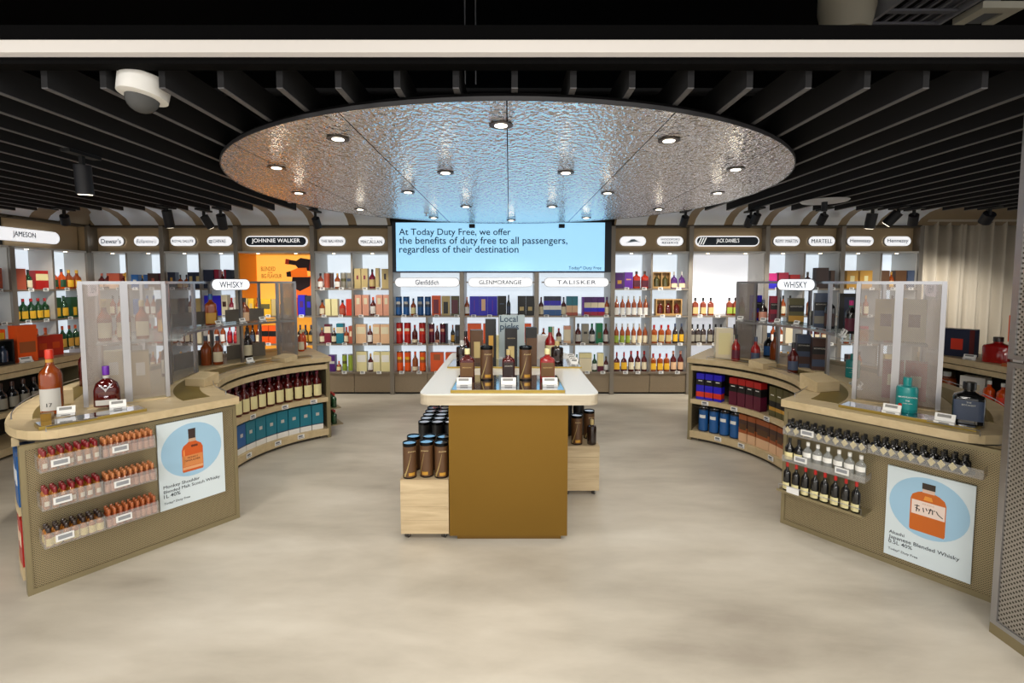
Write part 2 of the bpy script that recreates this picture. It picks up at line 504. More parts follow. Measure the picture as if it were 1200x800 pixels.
_C = {}
class Spec:
    pass
def B(glass, cap, label='cream', r=.037, h=.29, style='std', q=2.0, lab=(.10, .46), neck=None):
    k = ('B', glass, cap, label, r, h, style, q, lab, neck)
    if k in _C: return _C[k]
    s = Spec(); pr = bprof(style, r, h, q)
    mb = MB()
    mb.lathe([(a, b, c, z, 0) for a, b, c, z in pr], 10)
    top = pr[-1]
    mb.lathe([(top[0] * 1.12, top[1] * 1.12, 2, top[3] - .004, 1), (top[0] * 1.12, top[1] * 1.12, 2, h, 1)], 8)
    if label:
        label_band(mb, pr[2][0], pr[2][1], pr[2][2], lab[0] * h, lab[1] * h, 62 if q < 3 and style not in ('square', 'squat') else 52, 2, 6)
    if neck:
        mb.lathe([(top[0] * 1.06, top[1] * 1.06, 2, pr[-2][3], 3), (top[0] * 1.06, top[1] * 1.06, 2, top[3] - .01, 3)], 8)
    s.mesh = mb.mesh('whisky_bottle', [gl(glass), pp(cap, .35), pp(label or 'cream', .6), pp(neck or 'gold', .4)])
    s.w = 2 * r; s.d = 2 * r; s.h = h; s.name = 'whisky_bottle'; s.cat = 'bottle'; s.desc = glass + ' bottle, ' + cap + ' cap'
    s.desc2 = glass + ' bottle'
    _C[k] = s
    return s
def X(col, w=.088, h=.265, d=.088, bands=None, emb=None, ew=.5, eh=.3, ez=.55, nm='gift_box'):
    k = ('X', col, w, h, d, str(bands), emb, ew, eh, ez, nm)
    if k in _C: return _C[k]
    s = Spec(); mb = MB(); ms = [pp(col)]
    bands = bands or [(1.0, col)]
    z = 0; P = []; F = []; mi = []
    zs = [0]
    for fr, c in bands:
        z += fr * h; zs.append(min(z, h)); ms.append(pp(c))
    zs[-1] = h
    for z in zs:
        P += [(-w / 2, -d / 2, z), (w / 2, -d / 2, z), (w / 2, d / 2, z), (-w / 2, d / 2, z)]
    for j in range(len(zs) - 1):
        for i in range(4):
            F.append((4 * j + i, 4 * j + (i + 1) % 4, 4 * j + 4 + (i + 1) % 4, 4 * j + 4 + i)); mi.append(1 + j)
    F += [(3, 2, 1, 0), tuple(4 * (len(zs) - 1) + i for i in range(4))]; mi += [1, len(bands)]
    mb.solid(P, F, mi)
    if emb:
        ms.append(pp(emb))
        a, b = ew * w / 2, eh * h / 2; zc = ez * h
        mb.box(-a, -d / 2 - .0015, zc - b, a, -d / 2 + .001, zc + b, len(ms) - 1)
    s.mesh = mb.mesh(nm, ms)
    s.w = w; s.d = d; s.h = h; s.name = nm; s.cat = 'box'
    s.desc = ('wide ' if w > .12 else '') + col + (' box' + (' with ' + emb + ' panel' if emb else ''))
    s.desc2 = col + ' box'
    _C[k] = s
    return s
def Tb(col, r=.044, h=.27, band=None, rim='silver', emb=None):
    k = ('T', col, r, h, band, rim, emb)
    if k in _C: return _C[k]
    s = Spec(); mb = MB()
    b = band or col
    mb.lathe([(r, r, 2, 0, 2), (r, r, 2, .012, 2), (r * .99, r * .99, 2, .0121, 0), (r * .99, r * .99, 2, .45 * h, 0), (r * .99, r * .99, 2, .62 * h, 1), (r * .99, r * .99, 2, h - .012, 0),
              (r, r, 2, h - .0119, 2), (r, r, 2, h, 2), (r * .9, r * .9, 2, h, 3), (r * .88, r * .88, 2, h - .006, 3)], 14)
    ms = [pp(col, .35), pp(b, .35), mat(PAL[rim], .3, .8), MIRROR]
    if emb:
        label_band(mb, r * .99, r * .99, 2, .60 * h, .74 * h, 38, 4, 5); ms.append(pp(emb))
    s.mesh = mb.mesh('gift_tube', ms)
    s.w = 2 * r; s.d = 2 * r; s.h = h; s.name = 'gift_tube'; s.cat = 'tube'; s.desc = col + ' gift tube'; s.desc2 = s.desc
    _C[k] = s
    return s
def CR(n, glass, frame='wood', w=.30, h=.27):
    """open-fronted presentation case: one object with its bottles behind dividers"""
    k = ('C', n, glass, frame, w, h)
    if k in _C: return _C[k]
    s = Spec(); mb = MB(); d = .1; t = .014
    mb.box(-w / 2, d / 2 - t, 0, w / 2, d / 2, h, 0); mb.box(-w / 2, -d / 2, 0, w / 2, d / 2 - t, t * 2, 0); mb.box(-w / 2, -d / 2, h - t, w / 2, d / 2 - t, h, 0)
    for i in range(n + 1):
        x = -w / 2 + (w - t) * i / n
        mb.box(x, -d / 2, 2 * t, x + t, d / 2 - t, h - t, 0)
    for i in range(n):
        x = -w / 2 + t / 2 + (w - t) * (i + .5) / n
        r = min(.04, (w / n - t) * .42)
        mb.lathe([(a, b, q, z, 1) for a, b, q, z in bprof('std', r, h - .06, 2)], 10, (x, -.008), 2 * t)
    s.mesh = mb.mesh('bottle_case', [pp(frame), gl(glass)])
    s.w = w; s.d = d; s.h = h; s.name = 'bottle_case'; s.cat = 'case'; s.desc = frame + ' bottle case'; s.desc2 = s.desc
    _C[k] = s
    return s
GAP = lambda w: w

class Frame:
    """a wall front: origin at its viewer-left end, ex along it, n out of it"""
    def __init__(s, o, ex):
        s.o = Vector((o[0], o[1], 0)); s.ex = Vector((ex[0], ex[1], 0)).normalized(); s.n = s.ex.cross(Vector((0, 0, 1)))
        s.rz = math.atan2(s.ex.y, s.ex.x)
    def p(s, u, out, z):
        v = s.o + s.ex * u + s.n * out
        return Vector((v.x, v.y, z))
    def R(s):
        return Matrix(((s.ex.x, -s.n.x, 0, s.o.x), (s.ex.y, -s.n.y, 0, s.o.y), (0, 0, 1, 0), (0, 0, 0, 1)))

def row(fr, u0, u1, z, items, shelf, bay, count, rev, back=.035, group=None):
    """lay items viewer-left to right on a shelf; returns their number. count = running number along the shelf"""
    ws = sum(i if isinstance(i, float) else i.w for i in items)
    nn = sum(0 if isinstance(i, float) else 1 for i in items)
    sc = min(1.0, (u1 - u0 - .012 - .003 * nn) / ws)
    ws *= sc
    g = max(.002, min(.03, ((u1 - u0) - ws) / (nn + 1)))
    u = u0 + max(.004, ((u1 - u0) - ws - g * (nn - 1)) / 2)
    tot = nn
    k = 0
    for it in items:
        if isinstance(it, float):
            u += it * sc; continue
        p = fr.p(u + it.w * sc / 2, -(back + it.d / 2) - random.uniform(0, .012), z + .001)
        o = put(it.name, it.mesh, None, p, fr.rz + (random.uniform(-.03, .03) if it.name == 'whisky_bottle' else 0))
        if sc < 1:
            o.scale = (sc, sc, 1)
        idx = count + (tot - 1 - k if rev else k)
        lb = '%s, %s along from %s, %s shelf, %s' % (it.desc, ORD[idx], fr.frm, shelf, bay)
        if len(lb.split()) > 16:
            lb = '%s, %s along from %s, %s shelf, %s' % (it.desc2, ORD[idx], fr.frm, shelf, bay)
        tag(o, lb, it.cat, group or (it.desc + ' on ' + shelf + ' shelf, ' + bay))
        u += it.w * sc + g; k += 1
    return nn

# ------------------------------------------------------------------ the shelving wall
ZS = [.33, .745, 1.155, 1.55]
SHN = ['bottom', 'second-lowest', 'second-highest', 'top']
PERF_X = perforated('perforated taupe metal, back wall', (1, 0), '#9c8c76', '#5c5345', .014, .25)
PERF_Y = perforated('perforated taupe metal, side wall', (0, 1), '#9c8c76', '#5c5345', .014, .25)
SHELF = mat('#8f8375', .35, .5)
SIDE = mat('#c9c7c2', .45)
HEAD = mat('#b8a07c', .55)
tagm = MB()
tagm.box(-.034, -.004, -.021, .034, 0, .021, 0).box(-.026, -.0048, -.002, .016, -.0039, .014, 1).box(-.026, -.0048, -.014, .026, -.0039, -.008, 1)
TAG = tagm.mesh('price_tag', [mat('#f1f1ef', .5), mat('#6d7077', .6)])

def bay(fr, u0, u1, bname, label, rows, dirrev, depth=.5, zs=ZS, split=(0, 1, 2, 3), head=True, ztop=2.06, zhead=2.445, last=False, lit=LIT, posterback=None, perf=PERF_X, lamps=True, first=True):
    """rows: {shelf index: (items of viewer-left half, items of viewer-right half) or (items,) for a full-width shelf}"""
    R = fr.R()
    b = thing('shelf_bay', label, 'shelving', fr.p((u0 + u1) / 2, 0, 0))
    um = (u0 + u1) / 2
    t = .03
    top = zhead if head and depth > .4 else ztop
    if first:
        MB().box(u0 - t, -.012, 0, u0 + t, depth, top, 0, R).build('upright', DSTEEL, b)
    if last:
        MB().box(u1 - t, -.012, 0, u1 + t, depth, top, 0, R).build('upright', DSTEEL, b)
    for (ua, ub) in ((u0 + t, u0 + t + .004), (u1 - t - .004, u1 - t)):
        MB().box(ua, .02, zs[0], ub, depth, ztop, 0, R).build('side_panel', SIDE if posterback is None else mat('#e8a03a', .5), b)
    MB().box(u0 + t, .012, .03, um - .004, .03, zs[0] - .022, 0, R).build('plinth_panel', perf, b)
    MB().box(um + .004, .012, .03, u1 - t, .03, zs[0] - .022, 0, R).build('plinth_panel', perf, b)
    MB().box(u0 + t, .05, 0, u1 - t, .07, .03, 0, R).build('kick_board', BLACK, b)
    MB().box(u0 + t, depth - .02, zs[0], u1 - t, depth, ztop, 0, R).build('back_panel', lit, b)
    zt = zs[max(split)] if split else 0
    if split:
        ztd = ztop if max(split) == len(zs) - 1 else zs[max(split) + 1]
        for a, zlo in enumerate(zs):
            if a in split:
                zhi = zs[a + 1] - .022 if a + 1 < len(zs) else ztd
                MB().box(um - .012, .004, zlo, um + .012, depth - .021, zhi, 0, R).build('divider', SIDE, b)
                MB().box(um - .0125, -.002, zlo, um + .0125, .004, zhi, 0, R).build('divider_edge', DSTEEL, b)
    for i, z in enumerate(zs):
        s = MB().box(u0 + t, -.008, z - .022, u1 - t, depth - .021, z, 0, R).build('shelf', SHELF, b)
        L = rows.get(i, ())
        if len(L) == 0:
            continue
        segs = [(u0 + t, u1 - t)] if len(L) == 1 else [(u0 + t, um - .012), (um + .012, u1 - t)]
        ct = 0
        for j in (range(len(segs) - 1, -1, -1) if dirrev else range(len(segs))):
            ct += row(fr, segs[j][0], segs[j][1], z, L[j], SHN[i] if len(zs) == 4 else ['bottom', 'middle', 'top'][i], bname, ct, dirrev)
            for q in ((.28, .74) if len(segs) > 1 else (.15, .4, .65, .88)):
                uu = segs[j][0] + (segs[j][1] - segs[j][0]) * (q + random.uniform(-.08, .08))
                put('price_tag', TAG, s, fr.p(uu, .013, z - .004), fr.rz)
    if head:
        MB().box(u0 + t, -.004, ztop, u1 - t, depth, ztop + .024, 0, R).build('bay_roof', SIDE, b)
        MB().box(u0 + t, .11, ztop + .024, u1 - t, .13, zhead - .02, 0, R).build('header_panel', HEAD, b)
        MB().box(u0 + t, -.012, zhead - .02, u1 - t, .13, zhead, 0, R).build('header_cap', mat('#5b5347', .4, .6), b)
    if lamps:
        for uu in ((u0 + um) / 2, (um + u1) / 2):
            MB().cyl(.02, ztop - .008, ztop, 10, (fr.p(uu, -.08, 0).x, fr.p(uu, -.08, 0).y)).build('bay_light', mat('#ffe9c0', .5, emit=5), b)
    return b

def sign(fr, uc, z, w, h, txt, label, out=.0, dark=False, fs=.5, tw=.75, bold=.0, sp=1.0, shear=0, y=None, extra=None):
    b = thing('brand_sign', label, 'sign', fr.p(uc, out, z))
    if dark:
        pill(MB(), fr.p(uc, out - .004, z), fr.ex, w, h, .03).build('sign_rim', PILL, b)
        pill(MB(), fr.p(uc, out - .002, z), fr.ex, w - .03, h - .03, .032).build('sign_face', mat('#0b2133', .4), b)
        pl = mat('#f4f4f2', .5, emit=.7)
    else:
        pill(MB(), fr.p(uc, out - .006, z), fr.ex, w, h, .032).build('sign_rim', mat('#bdbbb6', .4), b)
        pill(MB(), fr.p(uc, out - .006, z), fr.ex, w - .012, h - .012, .036).build('sign_face', PILL, b)
        pl = INKB
    ls = txt.split('\n')
    if len(ls) == 1:
        text(txt, b, fr.p(uc, out + .033, z - fs * h / 2), fr.ex, width=w * tw, height=fs * h, m=pl, bold=bold, space=sp, shear=shear)
    elif ls[0] == 'THE':
        text(ls[0], b, fr.p(uc, out + .033, z + h * .18), fr.ex, width=w * .09, height=h * .12, m=pl)
        text(ls[1], b, fr.p(uc, out + .033, z - h * .24), fr.ex, width=w * tw, height=h * .34, m=pl, bold=.015)
    else:
        text(ls[0], b, fr.p(uc, out + .033, z + h * .06), fr.ex, width=w * tw, height=h * .22, m=pl, bold=.015)
        text(ls[1], b, fr.p(uc, out + .033, z - h * .27), fr.ex, width=w * tw * .85, height=h * .22, m=pl, bold=.015)
    if extra:
        extra(b, fr, uc, z, w, h, pl)
    return b

BW = Frame((0, 6.92), (1, 0)); BW.frm = 'screen'
XL = [-6.04, -5.0, -3.935, -2.837, -1.715]
XR = [1.495, 2.615, 3.713, 4.80, 5.92]
red_b = B('red', 'red', 'cream')
amb = B('amber', 'black', 'cream')
L1 = {3: ([B('terracotta', 'dark', 'white', r=.042, h=.22), Tb('terracotta', .042, .23), Tb('brown', .03, .23), B('amber', 'gold', 'white', r=.042, h=.22), Tb('grey', .042, .23, 'olive'), Tb('grey', .042, .23, 'slate')],
          [X('tan', .09, .29, emb='burgundy', ew=.3, eh=.2), X('tan', .09, .29, emb='burgundy', ew=.3, eh=.2), B('burgundy', 'dark', 'tan', r=.045, h=.28), X('tan', .05, .295), .03, X('tan', .1, .285, emb='dark', ew=.3, eh=.3, ez=.6)]),
      2: ([B('amber', 'dark', 'cream', r=.042, h=.225), X('ivory', .075, .24), X('ivory', .085, .24), B('scarlet', 'dark', 'terracotta', r=.045, h=.225), X('scarlet', .08, .24)],
          [X('pink', .095, .3, emb='cream', ez=.7), X('pink', .095, .3, emb='cream', ez=.7), B('garnet', 'orange', 'white', r=.042, h=.27, lab=(.1, .5)), X('pink', .095, .3, emb='cream', ez=.7), X('pink', .085, .3, emb='cream', ez=.7)]),
      1: ([B('burgundy', 'gold', 'cream', r=.042, h=.23), X('burgundy', .09, .28, bands=[(.55, 'burgundy'), (.33, 'cream'), (.12, 'maroon')]), B('dark', 'gold', 'cream', r=.036, h=.23), X('teal', .1, .29, bands=[(.52, 'teal'), (.3, 'cream'), (.18, 'teal')]), B('amber', 'scarlet', 'cream', r=.034, h=.24), X('terracotta', .06, .255, emb='cream')],
          [X('peach', .15, .28, emb='cream', ew=.85, eh=.36, ez=.68), B('garnet', 'gold', 'white', r=.038, h=.26, lab=(.08, .48)), X('peach', .1, .28, emb='cream', ew=.85, eh=.36, ez=.68), X('peach', .13, .28, emb='cream', ew=.85, eh=.36, ez=.68)]),
      0: ([X('violet', .1, .2), X('purple', .11, .24, emb='silver', ew=.9, eh=.15), B('amber', 'orange', 'ivory', r=.034, h=.15), Tb('lime', .035, .25, 'olive'), Tb('lime', .04, .25, 'lime')],
          [X('ivory', .15, .29, emb='white', ew=.85, eh=.36, ez=.66), B('garnet', 'gold', 'white', r=.038, h=.26, lab=(.08, .52)), X('ivory', .1, .29, emb='white', ew=.85, eh=.36, ez=.66), X('ivory', .13, .29, emb='white', ew=.85, eh=.36, ez=.66)])}
L2 = {2: ([X('tan', .085, .25, emb='burgundy'), X('yellow', .08, .25, emb='tan'), B('amber', 'black', 'yellow', h=.26), X('yellow', .16, .24, emb='olive', ew=.8), X('tan', .07, .24)],
          [B('amber', 'black', 'gold', h=.26), X('yellow', .1, .26, emb='gold'), X('orange', .08, .26), X('royal', .1, .3, emb='purple'), X('navy', .1, .29, emb='royal')]),
      1: ([B('dark', 'black', 'slate', h=.27), B('dark', 'black', 'slate', h=.27), B('garnet', 'black', 'cream', h=.27), X('orange', .115, .26, emb='black', ew=1, eh=.3), X('orange', .115, .26, emb='black', ew=1, eh=.3)],
          [B('black', 'black', 'slate', h=.27), B('black', 'navy', 'slate', h=.27), B('black', 'black', 'gold', h=.27), B('black', 'slate', 'cream', h=.27), B('black', 'navy', 'gold', h=.27), B('black', 'slate', 'gold', h=.27)]),
      0: ([X('orange', .115, .26, emb='black', ew=1, eh=.3), X('yellow', .1, .25), B('amber', 'red', 'yellow')], [B('amber', 'red', 'yellow'), B('amber', 'red', 'yellow'), X('red', .1, .26, emb='black')])}
L3 = {3: ([X('navy', .12, .235, emb='gold', ew=.3, eh=.25), B('amber', 'black', 'gold', r=.045, h=.2, style='squat'), B('amber', 'black', 'gold', r=.045, h=.2, style='squat'), X('navy', .1, .235, emb='tan', ew=.45, eh=.4), X('navy', .1, .235, emb='tan', ew=.45, eh=.4)],
          [X('navy', .1, .27), X('navy', .07, .27), X('crimson', .075, .275), B('garnet', 'pink', 'silver', h=.25), X('crimson', .04, .275), X('navy', .09, .27), B('garnet', 'pink', 'peach', h=.25)]),
      2: ([X('grey', .1, .24), X('brown', .09, .25), B('amber', 'blue', 'cream'), X('tan', .1, .25)],
          [X('royal', .24, .29, emb='tan', ew=.2, eh=.2), X('cream', .085, .3, emb='brown', ew=.6, eh=.25), B('crimson', 'red', 'white', h=.26), X('white', .05, .26)]),
      1: ([B('amber', 'gold', 'white'), B('amber', 'gold', 'white'), B('garnet', 'red', 'cream'), B('amber', 'gold', 'cream'), X('cream', .09, .25)],
          [B('amber', 'gold', 'white'), B('amber', 'gold', 'white'), B('amber', 'gold', 'white'), B('crimson', 'red', 'red', h=.26), B('crimson', 'red', 'red', h=.26)]),
      0: ([B('amber', 'gold', 'cream'), B('amber', 'gold', 'cream'), X('tan', .1, .25)], [X('crimson', .1, .25), B('garnet', 'black', 'cream'), B('garnet', 'black', 'cream')])}
L4 = {3: ([B('garnet', 'terracotta', 'peach', r=.045, h=.22), B('garnet', 'terracotta', 'peach', r=.045, h=.22), X('terracotta', .16, .22, bands=[(.45, 'peach'), (.55, 'terracotta')]), B('garnet', 'gold', 'cream', r=.035, h=.22), X('gold', .06, .23, emb='cream')],
          [X('blue', .12, .2, emb='silver', ew=.5, eh=.15), B('black', 'gold', 'cream', r=.04, h=.19, style='squat'), X('blue', .07, .2), X('brown', .18, .22, emb='terracotta', ew=.25, eh=.25), X('maroon', .08, .22)]),
      2: ([X('tan', .1, .24), B('amber', 'black', 'cream'), B('amber', 'black', 'cream'), B('amber', 'red', 'cream')], [X('blue', .12, .24), B('amber', 'blue', 'white'), B('amber', 'blue', 'white'), X('navy', .1, .24)]),
      1: ([B('amber', 'brown', 'cream'), B('amber', 'brown', 'cream'), B('amber', 'brown', 'cream')], [B('amber', 'red', 'cream'), B('amber', 'red', 'cream'), X('red', .1, .25)]),
      0: ([X('cocoa', .1, .25), X('cocoa', .1, .25), B('amber', 'gold', 'cream')], [X('olive', .1, .25), B('amber', 'gold', 'cream'), B('amber', 'gold', 'cream')])}
bt = lambda: Tb('blue', .046, .275, 'slate', 'navy', 'silver')
C1 = {2: ([bt(), bt(), B('amber', 'navy', 'ivory', r=.04, h=.25), bt(), bt(), X('orange', .125, .29, emb='burgundy', ew=.6, eh=.7, ez=.45), X('tan', .12, .285, emb='black', ew=.55, eh=.6, ez=.4), X('olive', .115, .285, emb='maroon', ew=.8, eh=.7, ez=.45)],),
      1: ([Tb('red', .05, .3, 'scarlet', 'red', 'cream'), Tb('red', .05, .3, 'scarlet', 'red', 'cream'), B('garnet', 'red', 'cream', r=.042, h=.27, lab=(.04, .22)), Tb('red', .05, .3, 'scarlet', 'red', 'cream')],
          [Tb('maroon', .046, .29, 'burgundy', 'grey', 'pink'), B('garnet', 'pink', 'pink', r=.038, h=.26, lab=(.04, .2)), Tb('maroon', .046, .29, 'burgundy', 'grey', 'pink'), X('navy', .03, .29), .04, B('black', 'copper', 'gold', r=.034, h=.27), X('black', .08, .27, emb='slate')]),
      0: ([Tb('orange', .048, .29, 'copper', 'copper', 'yellow'), Tb('orange', .048, .29, 'copper', 'copper', 'yellow'), B('copper', 'orange', 'cream', r=.044, h=.29, lab=(.04, .24)), Tb('orange', .048, .29, 'copper', 'copper', 'yellow')],
          [X('orange', .19, .28, emb='copper', ew=.5, eh=.3, ez=.75), X('orange', .19, .28, emb='copper', ew=.5, eh=.3, ez=.75)])}
C2 = {2: ([B('amber', 'pink', 'white', r=.036, h=.27), X('royal', .14, .28, emb='violet', ew=.08, eh=.6, ez=.5), X('royal', .12, .28, emb='peach', ew=.5, eh=.6, ez=.55), X('royal', .14, .28, emb='violet', ew=.08, eh=.6, ez=.5), X('black', .13, .285, emb='slate', ew=.5, eh=.06, ez=.6), B('black', 'navy', 'slate', r=.03, h=.3), .1, X('black', .12, .285, emb='tan', ew=.5, eh=.2, ez=.35), X('black', .12, .285, emb='tan', ew=.5, eh=.2, ez=.35)],),
      1: ([X('orange', .2, .29, emb='scarlet', ew=.4), X('orange', .18, .29, emb='scarlet', ew=.4)], [X('orange', .19, .29, emb='scarlet', ew=.4), X('orange', .19, .29, emb='scarlet', ew=.4)]),
      0: ([X('white', .12, .27), X('orange', .12, .27), B('amber', 'orange', 'cream')], [B('amber', 'orange', 'cream'), X('orange', .12, .27), X('white', .12, .27)])}
bw = lambda: X('royal', .085, .28, bands=[(.3, 'blue'), (.22, 'white'), (.25, 'royal'), (.23, 'navy')])
tp = lambda: X('teal', .085, .28, bands=[(.16, 'terracotta'), (.36, 'peach'), (.48, 'teal')])
pu = lambda: X('purple', .1, .27, bands=[(.2, 'crimson'), (.22, 'royal'), (.28, 'cream'), (.3, 'purple')])
C3 = {2: ([B('garnet', 'maroon', 'cream', r=.037, h=.27, lab=(.06, .48)), bw(), bw(), bw(), B('garnet', 'navy', 'cream', r=.037, h=.27, lab=(.06, .48)), tp(), tp(), .06, X('violet', .03, .27), pu(), pu(), pu(), B('amber', 'purple', 'cream', r=.037, h=.27)],),
      1: ([B('amber', 'terracotta', 'cream', r=.042, h=.22), X('cream', .08, .24), B('garnet', 'red', 'cream', r=.042, h=.22), X('cream', .1, .255, bands=[(.15, 'peach'), (.65, 'cream'), (.2, 'pink')])],
          [B('garnet', 'black', 'silver', r=.044, h=.29), X('grey', .1, .285, emb='black', ew=.5, eh=.12), B('black', 'emerald', 'silver', r=.044, h=.29), X('emerald', .1, .295, emb='olive', ew=.5, eh=.3, ez=.4), B('garnet', 'olive', 'silver', r=.04, h=.29)]),
      0: ([X('cream', .1, .26), B('amber', 'black', 'cream'), X('cream', .1, .26)],
          [B('green', 'emerald', 'olive', r=.03, h=.25), X('cream', .18, .27, bands=[(.72, 'cream'), (.02, 'grey'), (.26, 'ivory')]), B('green', 'emerald', 'white', r=.036, h=.25), X('cream', .085, .27, bands=[(.3, 'maroon'), (.7, 'ivory')]), B('garnet', 'olive', 'white', r=.034, h=.22)])}
cl = lambda: B('amber', 'silver', 'white', r=.037, h=.285, lab=(.03, .4), neck='yellow')
gl_ = lambda: B('amber', 'silver', 'cream', r=.036, h=.29, lab=(.03, .4), neck='ivory')
R1 = {3: ([X('purple', .12, .23, emb='gold', ew=.5, eh=.22, ez=.4), X('violet', .12, .235, emb='pink', ew=.6, eh=.08), B('scarlet', 'brown', 'maroon', r=.052, h=.25, style='square', q=5), B('scarlet', 'brown', 'maroon', r=.052, h=.25, style='square', q=5)],
          [CR(2, 'olive', 'wood', .26, .24), B('purple', 'silver', 'peach', r=.05, h=.245, style='squat', lab=(.05, .3)), B('purple', 'silver', 'peach', r=.05, h=.245, style='squat', lab=(.05, .3))]),
      2: ([cl() for _ in range(6)], [CR(3, 'garnet', 'wood', .38, .24)]),
      1: ([B('amber', 'silver', 'lime', r=.036, h=.29, lab=(.03, .4)), B('amber', 'silver', 'lime', r=.036, h=.29, lab=(.03, .4)), B('amber', 'silver', 'lime', r=.036, h=.29, lab=(.03, .4)), gl_(), gl_(), gl_()],
          [B('amber', 'red', 'tan', r=.043, h=.27, style='square', q=4), B('amber', 'red', 'tan', r=.043, h=.27, style='square', q=4), B('amber', 'red', 'tan', r=.043, h=.27, style='square', q=4), B('dark', 'slate', 'yellow', r=.037, h=.29), B('dark', 'slate', 'yellow', r=.037, h=.29)]),
      0: ([B('garnet', 'red', 'yellow', r=.048, h=.28, style='squat'), B('garnet', 'red', 'yellow', r=.048, h=.28, style='squat'), B('garnet', 'red', 'cream', r=.042, h=.3), B('garnet', 'red', 'cream', r=.042, h=.3), B('garnet', 'red', 'cream', r=.042, h=.3)],
          [B('amber', 'red', 'yellow', r=.042, h=.26, style='square', q=4), B('amber', 'red', 'yellow', r=.042, h=.26, style='square', q=4), B('amber', 'red', 'yellow', r=.042, h=.26, style='square', q=4), B('garnet', 'pink', 'peach', r=.045, h=.3), B('garnet', 'pink', 'peach', r=.045, h=.3)])}
jd = lambda: B('whisky', 'black', 'tan', r=.042, h=.26, style='square', q=5, neck='white')
jg = lambda: B('whisky', 'black', 'lime', r=.042, h=.26, style='square', q=5, neck='gold')
jk = lambda: B('dark', 'black', 'grey', r=.036, h=.28, style='square', q=5)
R2 = {2: ([jd(), jd(), jd(), .12], [jg(), jg(), jg(), .1, X('black', .12, .25)]),
      1: ([jk(), jk(), jk(), .02, jk(), jk(), jk()], [jk(), jk(), X('black', .12, .25)]),
      0: ([B('black', 'slate', 'royal', h=.24), B('black', 'slate', 'white', h=.24), B('dark', 'black', 'cream', h=.24)], [jk(), jk(), jk()])}
R3 = {3: ([X('magenta', .12, .22, bands=[(.5, 'royal'), (.5, 'magenta')]), X('crimson', .14, .23), X('red', .14, .2)], [B('garnet', 'grey', 'grey', r=.06, h=.24, style='squat'), X('brown', .18, .3), X('cocoa', .06, .26)]),
      2: ([X('white', .1, .26), B('amber', 'black', 'cream'), B('amber', 'black', 'cream')], [B('amber', 'gold', 'cream'), B('amber', 'gold', 'cream'), X('grey', .12, .26)]),
      1: ([B('amber', 'black', 'white'), B('amber', 'black', 'white'), X('cream', .1, .26)], [B('garnet', 'black', 'cream'), B('garnet', 'black', 'cream'), B('amber', 'gold', 'cream')]),
      0: ([X('tan', .1, .24), B('amber', 'gold', 'cream'), B('amber', 'gold', 'cream')], [X('crimson', .12, .24), X('white', .1, .24)])}
R4 = {3: ([X('gold', .16, .26, emb='ivory', ew=.4), X('gold', .18, .26, emb='ivory', ew=.3)], [X('cocoa', .14, .26), B('amber', 'gold', 'yellow', r=.035, h=.24), X('cocoa', .16, .26), X('slate', .1, .26)]),
      2: ([X('gold', .12, .26), B('amber', 'gold', 'cream'), B('amber', 'gold', 'cream')], [B('amber', 'dark', 'cream'), B('amber', 'dark', 'cream'), X('tan', .12, .25)]),
      1: ([B('amber', 'gold', 'cream'), B('amber', 'gold', 'cream'), X('crimson', .12, .25)], [X('red', .12, .26), X('red', .12, .26), B('amber', 'dark', 'cream')]),
      0: ([X('brown', .12, .25), B('amber', 'dark', 'cream')], [X('tan', .12, .25), B('amber', 'dark', 'cream')])}

POSTER_OR = mat('#f3a63a', .5, emit=.8)
bay(BW, XL[0], XL[1], 'wall corner bay', 'backlit shelf bay in the corner, with brown boxes on its top shelf', L4, True)
bay(BW, XL[1], XL[2], 'navy-box bay', 'backlit shelf bay of navy boxes between orange poster and corner', L3, True)
jwb = bay(BW, XL[2], XL[3], 'orange poster bay', 'shelf bay with the glowing orange whisky poster as its back', L2, True, split=(0, 1), zs=ZS[:3], posterback=1, lit=POSTER_OR)
bay(BW, XL[3], XL[4], 'tan-box bay beside screen', 'backlit shelf bay of tan and peach boxes beside the blue screen', L1, True, last=True)
bay(BW, XR[0], XR[1], 'purple-box bay beside screen', 'backlit shelf bay of purple boxes and cream-labelled bottles beside the screen', R1, False)
bay(BW, XR[1], XR[2], 'white-backed bay', 'shelf bay with a tall empty white glowing back panel', R2, False, split=(0, 1), zs=ZS[:3], lit=LITW)
bay(BW, XR[2], XR[3], 'pink-box bay', 'backlit shelf bay with pink and red boxes on its top shelf', R3, False)
bay(BW, XR[3], XR[4], 'bay beside curtain', 'backlit shelf bay with gold boxes, last one before the curtain', R4, False, last=True)
# bays under the screen
XC = [-1.715, -.69, .395, 1.495]
ZC = ZS[:3]
BW.frm = 'curtain end'
bay(BW, XC[0], XC[1], 'poster-end bay under screen', 'backlit bay of blue, red and orange tubes under the screen', C1, True, first=False, zs=ZC, split=(0, 1), head=False, ztop=1.785, lamps=False)
bay(BW, XC[1], XC[2], 'middle bay under screen', 'backlit bay of royal blue and black boxes under the screen middle', C2, True, zs=ZC, split=(0, 1), head=False, ztop=1.785, lamps=False)
bay(BW, XC[2], XC[3], 'curtain-end bay under screen', 'backlit bay of blue, teal and purple boxes under the screen', C3, True, zs=ZC, split=(0, 1), head=False, ztop=1.785, lamps=False)
BW.frm = 'screen'
